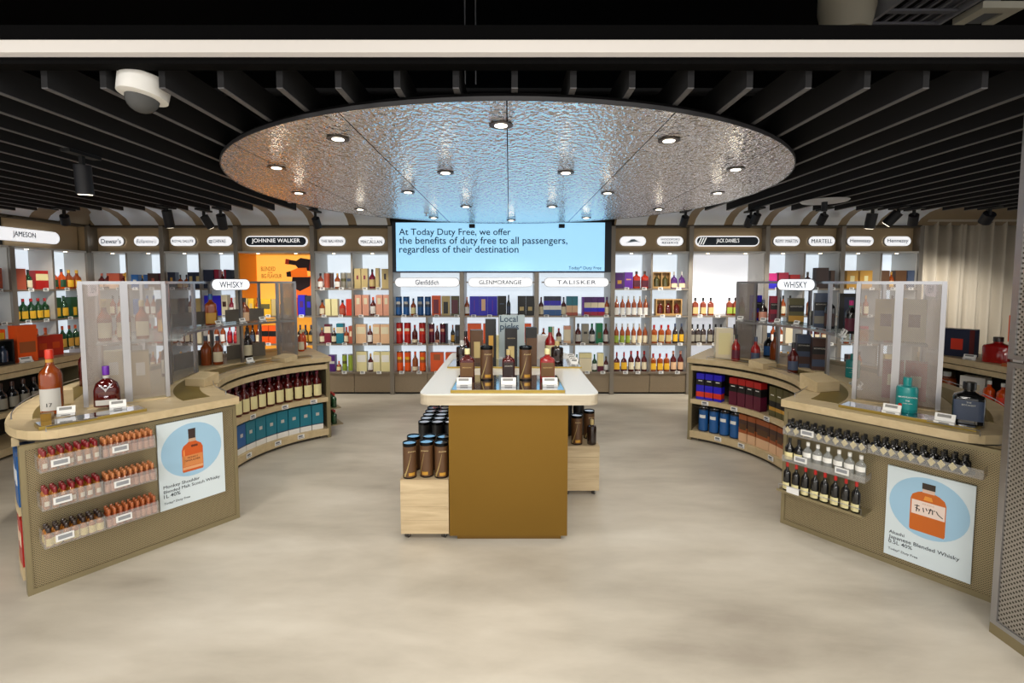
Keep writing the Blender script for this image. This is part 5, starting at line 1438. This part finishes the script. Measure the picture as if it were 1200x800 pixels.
for (S, lst, sd) in ((LS, (150, 160, 173), 'poster-side'), (RS, (142, 153, 160, 170, 205, 211), 'curtain-side')):
    for k, a in enumerate(lst):
        p = S.pol(1.215, a, 1.2505)
        cardholder(p.x, p.y, p.z, S.face_in(a), 'white price display on the case shelf, %s from the far end, %s case' % (ORD[k], sd), .06)
# near corner of the poster-side counter
place(near_bottle('amber', 'scarlet', 'silver', 'tall', .052, .375, lab=(.06, .40), word=[('17', .025, -.04)], neck='gold'), 'tall red-capped bottle with big white label at the near counter corner', (-2.69, 2.77, ZT + .0198), .55)
place(near_bottle('garnet', 'violet', 'silver', 'squat', .066, .25, 3, lab=(.05, .18), neck='silver'), 'dark squat bottle with silver stag emblem before the steel mesh', (-2.50, 2.93, ZT + .0198), .55)
st = bpy.data.objects[[o.name for o in COL.objects if o.get('label', '').startswith('dark squat bottle with silver stag')][0]]
mb = MB()
for s_ in (-1, 1):
    P = [(s_ * .004, -.041, .108), (s_ * .012, -.041, .112), (s_ * .034, -.037, .142), (s_ * .028, -.037, .142), (s_ * .008, -.041, .120)]
    mb.solid(P, [(0, 1, 2, 3, 4)])
    P = [(s_ * .018, -.040, .120), (s_ * .022, -.040, .120), (s_ * .022, -.038, .138), (s_ * .018, -.038, .138)]
    mb.solid(P, [(0, 1, 2, 3)])
mb.solid([(-.010, -.042, .112), (0, -.0425, .092), (.010, -.042, .112), (0, -.042, .116)], [(0, 1, 2, 3)])
e = mb.build('antler_emblem', STEEL, None); e.parent = st; e['kind'] = 'stuff'
def ply_poly(u0, u1, o0, o1, Pn):
    return [tuple(Pn.p(u, o, 0)[:2]) for u, o in ((u0, o0), (u1, o0), (u1, o1), (u0, o1))]
brass_tray(ply_poly(.085, .56, -.03, -.16, LP), ZT, 'brass tray with mirror floor at the near corner, poster-side counter')
brass_tray(ply_poly(.30, .93, -.04, -.18, RP), ZT, 'brass tray with mirror floor on the near end, curtain-side counter')
def blk(x, y, z, w, d, h, rz, label, m=OAK, slope=0.0):
    o = put('riser_block', MB().solid([(-w / 2, -d / 2, 0), (w / 2, -d / 2, 0), (w / 2, d / 2, 0), (-w / 2, d / 2, 0), (-w / 2, -d / 2, h - slope), (w / 2, -d / 2, h - slope), (w / 2, d / 2, h), (-w / 2, d / 2, h)],
                               [(0, 3, 2, 1), (4, 5, 6, 7), (0, 1, 5, 4), (1, 2, 6, 5), (2, 3, 7, 6), (3, 0, 4, 7)]).mesh('riser_block', m))
    return place(o, label, (x, y, z), rz, None, 'riser')
blk(-2.58, 2.625, ZT + .0195, .045, .045, .04, .5, 'small brass cube on the near tray, poster-side counter', BRASS)
blk(-2.92, 3.05, ZB, .14, .12, .09, .8, 'oak block behind the tall red-capped bottle')
blk(-2.36, 3.63, ZB, .17, .14, .085, -.2, 'oak block with sloping top before the glass pane, poster-side', OAK, .03)
blk(-2.24, 4.72, ZB, .2, .14, .06, -.5, 'oak block with sloping top at the far rim, poster-side', OAK, .02)
blk(2.33, 4.36, ZB, .2, .14, .07, .5, 'oak block with sloping top at the far rim, curtain-side', OAK, .02)
blk(2.27, 3.46, ZB, .2, .15, .11, .25, 'oak block with sloping top in the hollow, curtain-side', OAK, .04)
cardholder(-2.555, 2.71, ZT + .0195, .6, 'white price display before the tall red-capped bottle', .08)
cardholder(-2.37, 2.85, ZT + .0195, .65, 'white price display before the stag bottle', .08)
# orange boxes and a dark bottle behind the mesh, poster-side
at(LS, 1.9, 196, ZB, near_bottle('garnet', 'black', None, 'std', .045, .33), 'dark red bottle at the outer rim behind the mesh, poster-side counter')
for k, (rr, a) in enumerate(((1.44, 214), (1.6, 210))):
    at(LS, rr, a, ZC, near_box('cream' if k else 'tan', .1, .1, .3, 'white', .6, .5, .3), 'pale box inside the mesh end, poster-side case, %s one' % ['inner', 'outer'][k], 'box')
for k, (rr, a) in enumerate(((1.42, 213), (1.52, 214), (1.62, 214))):
    at(LS, rr, a, ZSH, near_bottle('amber', 'tan', 'cream', 'std', .04, .27), 'amber bottle on case shelf inside the mesh end, poster-side, %s from hollow' % ORD[k])
for k, (rr, a) in enumerate(((1.45, 213), (1.6, 213))):
    at(RS, rr, a, ZSH, near_box(['tan', 'cream'][k], .12, .1, .28, 'garnet', .5, .5, .3), '%s box on case shelf inside the mesh end, curtain-side' % ['tan', 'cream'][k], 'box')
for k, (rr, a) in enumerate(((1.5, 214), (1.62, 214))):
    at(RS, rr, a, ZC, near_box(['crimson', 'red'][k], .11, .1, .25, 'cream', .5, .5, .3), '%s box on the worktop inside the mesh end, curtain-side' % ['crimson', 'red'][k], 'box')

# curtain-side case
def bow(col, band, w=.09, h=.26, word='BOWMORE'):
    o = near_box(col, w, .09, h)
    MB().box(-w / 2 - .0006, -.0456, h * .50, w / 2 + .0006, -.0449, h * .74).build('label_band', pp('black', .5), o)
    MB().box(-w / 2 - .0006, -.0456, h * .12, w / 2 + .0006, -.0449, h * .34).build('print_band', pp(band, .5), o)
    text(word, o, (0, -.0462, h * .66), (1, 0, 0), width=w * .8, m=LETTER_W, bold=.01)
    return o
at(RS, 1.43, 144.2, ZSH, bow('royal', 'red'), 'bright blue and red upright box on the curtain-side case shelf', 'box', .3)
at(RS, 1.36, 149, ZSH, near_bottle('dark', 'slate', 'pink', 'std', .04, .22), 'dark bottle with lilac label between blue and crimson boxes')
at(RS, 1.36, 154, ZSH, bow('crimson', 'maroon'), 'crimson upright box on the curtain-side case shelf', 'box', .2)
at(RS, 1.38, 162.5, ZSH, bow('olive', 'gold', .125, .245), 'broad dark box with gold print on the curtain-side case shelf', 'box', .2)
at(RS, 1.50, 167, ZSH, near_box('black', .09, .09, .13), 'low black box beside the broad dark box', 'box', .2)
at(RS, 1.36, 175, ZSH, bow('slate', 'grey', .095, .30), 'tall slate-blue box on the curtain-side case shelf', 'box', .15)
at(RS, 1.36, 180, ZSH, near_bottle('black', 'slate', 'brown', 'tall', .04, .285), 'tall black bottle beside the slate-blue box')
at(RS, 1.50, 181, ZSH, near_box('black', .14, .06, .30, 'navy', .5, .5, .8), 'open black presentation box behind the tall black bottle', 'box', .15)
at(RS, 1.33, 196, ZSH, near_bottle('black', 'magenta', 'maroon', 'tall', .04, .255, neck='emerald'), 'dark bottle with magenta cap on the case shelf beside the steel mesh')
teal = dict(word=[('BRUICHLADDICH', .085, .022), ('THE', .02, .0), ('CLASSIC LADDIE', .045, -.014)], wm=mat('#f0f4f2', .5), rough=.45)
at(RS, 1.46, 187, ZC, near_bottle('turquoise', 'turquoise', 'turquoise', 'jar', .05, .195, lab=(.1, .5), **teal), 'turquoise bottle farther along the curtain-side worktop')
at(RS, 1.12, 143, ZB, near_bottle('red', 'black', 'maroon', 'std', .04, .265, lab=(.1, .42)), 'red bottle with plum label at the far rim, curtain-side')
at(RS, 1.13, 153, ZB, near_bottle('red', 'slate', 'slate', 'std', .042, .257, lab=(.1, .42)), 'red bottle with grey label, second from the far rim, curtain-side')
at(RS, 1.50, 151, ZC, near_bottle('amber', 'dark', None, 'std', .045, .276), 'plain amber bottle inside the curtain-side case')
at(RS, 1.10, 177, ZB, near_bottle('garnet', 'black', 'slate', 'std', .042, .26, lab=(.1, .4)), 'dark red bottle at the hollow rim, curtain-side')
at(RS, 1.37, 167, ZC, bow('slate', 'brown', .11, .30), 'tall grey-brown box on the worktop, farther of two, curtain-side', 'box', .2)
at(RS, 1.40, 173, ZC, bow('brown', 'slate', .11, .285), 'tall grey-brown box on the worktop, second of two, curtain-side', 'box', .2)
at(RS, 1.17, 135.5, ZB, near_box('cream', .16, .1, .315, 'ivory', .5, .7, .7), 'big cream box at the far end of the curtain-side counter', 'box', .2)
at(RS, 1.33, 134.5, ZC, near_box('blue', .1, .09, .30, 'slate', .5, .3, .3), 'pale blue box beside the big cream box', 'box', .2)
at(RS, 1.62, 146, ZC, near_bottle('black', 'blue', 'blue', 'std', .045, .25), 'dark bottle with blue label deep inside the curtain-side case')
tb = near_bottle('turquoise', 'turquoise', 'turquoise', 'jar', .052, .205, lab=(.1, .58), **teal)
MB().cyl(.010, -.001, .001, 14, (0, 0), 0, Matrix.Translation((-.032, -.0435, .045)) @ Matrix.Rotation(rad(-36), 4, 'Z') @ Matrix.Rotation(rad(90), 4, 'X')).build('red_dot', pp('scarlet'), tb)
place(tb, 'turquoise bottle on the brass tray at the near end, curtain-side', (2.36, 2.80, ZT + .0195), -.62)
place(near_bottle('black', 'black', 'slate', 'square', .066, .225, 6, lab=(.1, .58), word=[('THE', .02, .04), ('BOTANIST', .055, .025)], wm=mat('#c9cdc6', .5), capr=1.25), 'black square bottle on the brass tray next to the perforated column', (2.51, 2.575, ZT + .0195), -.75)
cardholder(2.235, 2.755, ZT + .0195, -.9, 'white price display before the turquoise bottle, near end', .085)
cardholder(2.365, 2.555, ZT + .0195, -.9, 'white price display before the black square bottle', .085)
for a, lb in ((207, 'outer'), (200, 'inner')):
    p = RS.pol(1.33, a, ZC); cardholder(p.x, p.y, p.z, RS.face_in(a), 'white price display on the hollow rim, curtain-side, %s one' % lb, .07)

# ------------------------------------------------------------------ perforated column by the viewer, curtain, side displays
colm = thing('perforated_column', 'tall perforated steel column cut off by the picture edge', 'column', (2.6, 1.9, 0))
PERF_C = perforated('perforated steel column sheet', (0, 1), '#a7a29b', '#4b4741', .016, .30, False, .3)
PERF_C2 = perforated('perforated steel column face', (1, 0), '#a7a29b', '#4b4741', .016, .30, False, .3)
for z0, z1 in ((.05, 1.285), (1.30, 2.60)):
    MB().box(2.276, 1.62, z0 + .02, 2.29, 2.13, z1 - .02).build('side_sheet', PERF_C, colm)
    MB().box(2.30, 2.140, z0 + .02, 2.88, 2.152, z1 - .02).build('face_sheet', PERF_C2, colm)
    MB().box(2.268, 2.13, z0, 2.298, 2.158, z1).build('edge_post', STEEL, colm)
    MB().box(2.268, 1.59, z0, 2.298, 1.62, z1).build('edge_post', STEEL, colm)
    MB().box(2.268, 1.62, z1 - .02, 2.298, 2.13, z1).build('cross_rail', STEEL, colm)
    MB().box(2.268, 1.62, z0, 2.298, 2.13, z0 + .02).build('cross_rail', STEEL, colm)
MB().box(2.268, 1.59, 0, 2.88, 2.158, .05).build('base', FRAMEM, colm)
MB().box(2.30, 1.64, .05, 2.88, 2.12, 2.6).build('core', mat('#6a665f', .6), colm)

cur = MB(); n = 220
P = []
for k in range(n + 1):
    x = 5.97 + 2.9 * k / n
    y = 6.95 + .05 * math.sin(k * .42) + .022 * math.sin(k * .93 + 1)
    P.append((x, y))
Q = [(x, y, z) for z in (0.02, 2.50) for x, y in P]
cur.solid(Q, [(k, k + 1, n + 2 + k, n + 1 + k) for k in range(n)], 0, True)
o = cur.build('curtain', mat('#cfc6b6', .75)); tag(o, 'pale pleated floor-length curtain at the end of the shelving', 'curtain')
sd = o.modifiers.new('thickness', 'SOLIDIFY'); sd.thickness = .006
struct(MB().box(5.95, 6.85, 2.50, 9.0, 7.05, 2.56).build('trim_3', mat('#a79f92', .6)))

def side_display(x0, y0, x1, y1, dpt, label):
    """neighbouring counter running from (x0,y0) to (x1,y1); goods lie behind that front edge"""
    fr = Frame((x0, y0), (x1 - x0, y1 - y0)); R = fr.R(); L = math.hypot(x1 - x0, y1 - y0)
    t = thing('side_counter', label, 'counter', fr.p(L / 2, -dpt / 2, 0))
    MB().box(0, 0, .80, L, dpt, .86, 0, R).build('worktop', OAK, t)
    MB().box(0, .012, .74, L, .03, .79, 0, R).build('fascia', OAK, t)
    MB().box(0, 0, .385, L, dpt - .1, .432, 0, R).build('shelf_board', OAK, t)
    MB().box(0, 0, .03, L, dpt - .1, .10, 0, R).build('shelf_board', OAK, t)
    MB().box(0, dpt - .098, 0, L, dpt - .08, .80, 0, R).build('back_panel', mat('#1c1a18', .6), t)
    MB().box(-.02, 0, 0, 0, dpt, .80, 0, R).build('end_panel', FRAMEM, t)
    MB().box(L, 0, 0, L + .02, dpt, .80, 0, R).build('end_panel', FRAMEM, t)
    return fr
FR = side_display(4.60, 5.35, 4.62, 3.6, .55, 'oak side counter of red and orange goods in front of the curtain')
# frame along -Y: goods face -X
def on(fr, u, back, z, o, label, cat='bottle', turn=0.0):
    return place(o, label, fr.p(u, -back, z), fr.rz + turn, None, cat)
b_ = near_box('navy', .28, .12, .29, 'scarlet', .45, .35, .4); 
MB().box(.10, -.0612, .01, .139, -.0600, .285).build('red_edge', pp('garnet', .5), b_)
on(FR, .30, .18, .861, b_, 'navy and dark red box with orange panel before the curtain', 'box', .5)
on(FR, .72, .16, .861, near_bottle('red', 'dark', None, 'square', .1, .25, 6), 'square red decanter on the side counter before the curtain', 'bottle', .5)
on(FR, .93, .22, .861, near_box('white', .15, .12, .22), 'plain white box under the orange box, side counter', 'box', .4)
on(FR, .93, .22, 1.082, near_box('orange', .24, .12, .25, 'scarlet', .55, .2, .1), 'bright orange box perched on the white box, side counter', 'box', .4)
on(FR, .80, .36, .861, near_box('white', .12, .06, .38, 'grey', .3, .4, .3), 'narrow white display card box behind red decanter', 'box', .4)
on(FR, 1.27, .12, .861, near_bottle('scarlet', 'red', 'white', 'tall', .055, .27), 'red and white bottle at the column end of the side counter', 'bottle', .4)
on(FR, 1.03, .08, .861, near_box('copper', .26, .1, .03), 'flat copper stand lying at the rim of the side counter', 'box', .4)
for u, k in ((.12, 'far'), (.55, 'near')):
    p = FR.p(u, -.05, .861); cardholder(p.x, p.y, p.z, FR.rz + .4, 'white price display on the side counter before the curtain, %s one' % k, .1)
on(FR, .25, .12, .433, near_bottle('amber', 'clear', 'gold', 'jar', .085, .25), 'broad amber decanter on the lower shelf of the curtain-side counter', 'bottle', .5)
on(FR, .52, .16, .433, near_box('white', .2, .12, .25, 'cream', .5, .6, .4), 'white carton next to the broad amber decanter', 'box', .4)
for k in range(7):
    u = .72 + .13 * k
    if k % 3 == 2:
        on(FR, u, .12, .433, near_box('navy', .12, .1, .24, 'blue', .5, .5, .4), 'dark blue box among orange bottles, %s from the decanter' % ORD[k // 3], 'box', .3)
    else:
        on(FR, u, .10, .433, near_bottle('orange', 'white', 'scarlet', 'tall', .045, .25), 'orange bottle with white cap, %s from the decanter' % ORD[k - k // 3], 'bottle', .3)

FL = side_display(-4.66, 3.75, -4.72, 5.30, .55, 'oak side counter of black and orange goods by the side wall')
t = thing('shelf_talker', 'purple tented card with white words on the side counter', 'sign', FL.p(.60, -.2, .861))
R = FL.R()
MB().box(.28, .335, .861 + .17, .86, .345, 1.17, 0, R).build('card', mat('#5b2a86', .5), t)
MB().box(.54, .335, .861, .58, .345, 1.03, 0, R).build('stem', STEEL, t)
text('Best', t, FL.p(.44, -.3345, 1.105), FL.ex, width=.16, m=LETTER_W, align='LEFT', bold=.01)
text('seller', t, FL.p(.44, -.3345, 1.045), FL.ex, width=.2, m=LETTER_W, align='LEFT', bold=.01)
for k in range(4):
    s_ = CR(1, 'slate', 'black', .13, .24)
    o = put('bottle_case', s_.mesh, None, FL.p(.30 + .15 * k, -.12, .861), FL.rz - .2)
    tag(o, 'black boxed bottle under the purple card, %s from viewer' % ORD[k], 'case')
on(FL, .96, .12, .861, near_box('orange', .16, .12, .36, 'copper', .4, .8, .3), 'tall orange gift bag next to the purple card', 'box', -.3)
on(FL, .80, .26, .861, near_box('orange', .16, .1, .33, 'yellow', .8, .9, .2), 'orange gift bag half behind the taller one', 'box', -.3)
for k in range(2):
    on(FL, 1.24 + .15 * k, .22, .861, near_box('scarlet', .13, .1, .22, 'orange', .5, .5, .3), 'scarlet box at the far end of the side counter, %s one' % ['near', 'far'][k], 'box', -.3)
cardholder(*FL.p(.90, -.04, .861), FL.rz - .3, 'white price display before the orange gift bags', .1)
dkb = near_bottle('black', 'brown', 'grey', 'std', .045, .26)
for k in range(9):
    p = FL.p(.25 + .11 * k, -.10, .433)
    if k == 0:
        place(dkb, 'dark bottle, first along the lower shelf of the side counter', p, FL.rz - .3)
    else:
        dup(dkb, p, FL.rz - .3, 'dark bottle, %s along the lower shelf of the side counter' % ORD[k])
on(FL, .12, .10, .433, near_bottle('green', 'gold', 'cream', 'tall', .045, .29), 'green bottle with gold foil neck, side counter lower shelf', 'bottle', -.3)

# ------------------------------------------------------------------ ceiling fittings
def track_spot(x, y, z, L, r, tilt, yaw, label, watts=SPOT_W):
    x = .023 + .2592 * round((x - .023) / .2592)
    t = thing('track_spotlight', label, 'lamp', (x, y, 2.5))
    R4 = Matrix.Translation((x, y, z)) @ Matrix.Rotation(yaw, 4, 'Z') @ Matrix.Rotation(tilt, 4, 'X')
    MB().lathe([(r, r, 2, -L, 0), (r, r, 2, 0, 0)], 18, (0, 0), 0, R4).build('barrel', NAVYB, t)
    MB().lathe([(r * .8, r * .8, 2, -L - .004, 0), (r * .82, r * .82, 2, -L + .001, 0)], 16, (0, 0), 0, R4).build('lens', mat('#fff0d8', .4, emit=3.5), t)
    q = R4 @ Vector((0, 0, -.02))
    MB().box(x - .012, y - .012, z - .03, x + .012, y + .012, 2.50).build('stem', BLACK, t)
    MB().box(x - .03, y - .12, 2.478, x + .03, y + .12, 2.498).build('track_adapter', BLACK, t)
    if watts:
        ld = bpy.data.lights.new('spot_beam', 'SPOT'); ld.energy = watts; ld.spot_size = rad(75); ld.spot_blend = .6; ld.shadow_soft_size = .04; ld.color = (1, .93, .82)
        lo = bpy.data.objects.new('spot_beam', ld); COL.objects.link(lo)
        lo.matrix_world = R4 @ Matrix.Translation((0, 0, -L - .02))
        lo.parent = t; lo.matrix_parent_inverse = Matrix.Translation((-x, -y, -2.5))
for (x, y, z, L, r, ti, yw, lb) in [(-2.86, 3.22, 2.42, .19, .048, .12, .4, 'big black track spotlight over the poster-side counter'),
        (-3.95, 5.45, 2.45, .19, .05, .35, .2, 'black track spotlight over the navy-box bay'),
        (-3.60, 5.7, 2.42, .15, .045, .6, -.4, 'black track spotlight, outer of two before the orange poster'),
        (-3.30, 5.6, 2.42, .17, .05, .55, .3, 'black track spotlight, inner of two before the orange poster'),
        (-5.15, 5.6, 2.41, .11, .045, .7, .6, 'small black track spotlight toward the corner bay'),
        (-2.30, 5.75, 2.40, .12, .045, .7, 0, 'small black track spotlight before the tan-box bay'),
        (2.12, 5.75, 2.42, .12, .045, .7, 0, 'small black track spotlight before the purple-box bay'),
        (2.75, 5.75, 2.42, .13, .045, .7, 0, 'small black track spotlight before the white-backed bay, screen side'),
        (2.98, 5.6, 2.43, .12, .045, .65, .1, 'small black track spotlight before the white-backed bay, curtain side'),
        (3.75, 5.6, 2.42, .12, .045, .7, 0, 'small black track spotlight before the pink-box bay'),
        (4.2, 5.55, 2.43, .17, .055, .25, 0, 'black track spotlight with lit lens before the gold-box bay'),
        (4.46, 5.5, 2.44, .17, .055, .7, .7, 'tilted black track spotlight next to the lit one'),
        (4.75, 5.6, 2.42, .13, .05, .7, -.6, 'small black track spotlight at the curtain edge'),
        (5.5, 5.5, 2.42, .12, .06, .8, -.3, 'squat black track spotlight before the curtain'),
        (6.1, 5.4, 2.42, .13, .06, .75, -.3, 'black track spotlight before the curtain beside the column')]:
    track_spot(x, y, z, L, r, ti, yw, lb, SPOT_W * (.8 if x > 5 else 1))
# dome camera
t = thing('dome_camera', 'white dome security camera under the black slats', 'camera', (-1.665, 2.25, 2.57))
R4 = Matrix.Translation((-1.665, 2.25, 2.575)) @ Matrix.Rotation(rad(7), 4, 'Y') @ Matrix.Rotation(rad(-6), 4, 'X')
MB().lathe([(.075, .075, 2, -.092, 0), (.098, .098, 2, -.085, 0), (.102, .102, 2, -.004, 0), (.097, .097, 2, .0, 0)], 32, (0, 0), 0, R4).build('housing', WHITE, t)
dm = MB(); pr = [(.066 * math.cos(rad(a)), .066 * math.cos(rad(a)), 2, -.0925 - .066 * math.sin(rad(a)), 0) for a in (85, 70, 55, 40, 25, 12, 0)]
dm.lathe(pr, 28, (0, 0), 0, R4); dm.build('dome', clear_sheet('smoked dome plastic', '#6b6763', .12, .03), t)
MB().lathe([(.03, .03, 2, -.145, 0), (.034, .034, 2, -.12, 0), (.034, .034, 2, -.095, 0)], 16, (0, 0), 0, R4).build('lens_unit', mat('#3a3230', .3), t)
MB().lathe([(.05, .05, 2, 0, 0), (.05, .05, 2, .03, 0)], 16, (0, 0), 0, R4).build('mount', BLACK, t)
MB().tube([(-1.71, 2.24, 2.59), (-1.69, 2.24, 2.66), (-1.655, 2.24, 2.645), (-1.64, 2.24, 2.59)], .005, 6).build('cable', mat('#555555', .5), t)
# flat white round fitting and a sprinkler or two
t = thing('ceiling_speaker', 'flat white round ceiling fitting between slats on the curtain side', 'speaker', (3.32, 5.1, 2.5))
MB().lathe([(.21, .21, 2, 2.486, 0), (.225, .225, 2, 2.4985, 0)], 36, (3.32, 5.1)).build('grille', mat('#bfc4cc', .5), t)
MB().cyl(.028, 2.39, 2.4855, 14, (3.32, 5.1)).build('centre_stub', NAVYB, t)
def sprinkler(x, y, z, label):
    o = put('sprinkler', MB().lathe([(.02, .02, 2, -.004, 0), (.022, .022, 2, 0, 0), (.008, .008, 2, .001, 0), (.008, .008, 2, .03, 0)], 12).mesh('sprinkler', STEEL))
    MB().cyl(.03, .028, .034, 14).build('collar', WHITE, o)
    place(o, label, (x, y, z), 0, None, 'sprinkler')
sprinkler(-2.27, 5.0, 2.466, 'small sprinkler head in the slats behind the big spotlight')
sprinkler(2.18, 5.1, 2.466, 'small sprinkler head in the slats on the curtain side')
sprinkler(-.98, 5.7, 2.425, 'small sprinkler head under the disc toward the orange poster')
# services in the dark void above the beam
t = thing('duct', 'grey bulged air duct above the black beam', 'duct', (2.13, 3.1, 3.3))
MB().lathe([(.13, .13, 2, 0, 0), (.16, .16, 2, .15, 0), (.16, .16, 2, .6, 0)], 20, (2.14, 3.15), 3.22).build('duct_body', mat('#8d8778', .6), t)
MB().lathe([(.162, .162, 2, .28, 0), (.168, .168, 2, .29, 0), (.168, .168, 2, .32, 0), (.162, .162, 2, .33, 0)], 20, (2.14, 3.15), 3.22).build('duct_joint', mat('#a7a193', .6), t)
t = thing('cable_tray', 'slotted grey cable tray above the black beam', 'cable tray', (2.5, 3.1, 3.32))
for j in range(6):
    MB().box(2.34 + .075 * j, 2.9, 3.325, 2.36 + .075 * j, 3.6, 3.34).build('strip', mat('#6f7078', .5, .4), t)
for y in (2.9, 3.05, 3.2, 3.35, 3.5):
    MB().box(2.32, y, 3.31, 2.76, y + .035, 3.324).build('rung', mat('#6f7078', .5, .4), t)
MB().box(2.30, 2.9, 3.30, 2.32, 3.6, 3.40).build('rail', mat('#8a8b92', .5, .4), t)
MB().box(2.76, 2.9, 3.30, 2.78, 3.6, 3.40).build('rail', mat('#8a8b92', .5, .4), t)
t = thing('junction_bracket', 'pale bracket beside the cable tray above the beam', 'bracket', (2.95, 3.1, 3.32))
MB().box(2.86, 3.0, 3.30, 3.12, 3.06, 3.34).build('plate', mat('#b5b1a3', .6), t)
MB().box(2.86, 3.061, 3.30, 2.93, 3.2, 3.34).build('arm', mat('#b5b1a3', .6), t)
MB().box(3.05, 3.061, 3.30, 3.12, 3.2, 3.34).build('arm', mat('#b5b1a3', .6), t)
MB().box(2.94, 3.075, 3.31, 3.04, 3.2, 3.5).build('box', mat('#5c6066', .6), t)
for k, x in enumerate((-.27, -.205)):
    tag(MB().cyl(.004, 2.85, 4.0, 8, (x, 3.0)).build('hanger_rod', STEEL), 'thin hanger rod above the beam, %s of two' % ['poster-side', 'curtain-side'][k], 'rod')
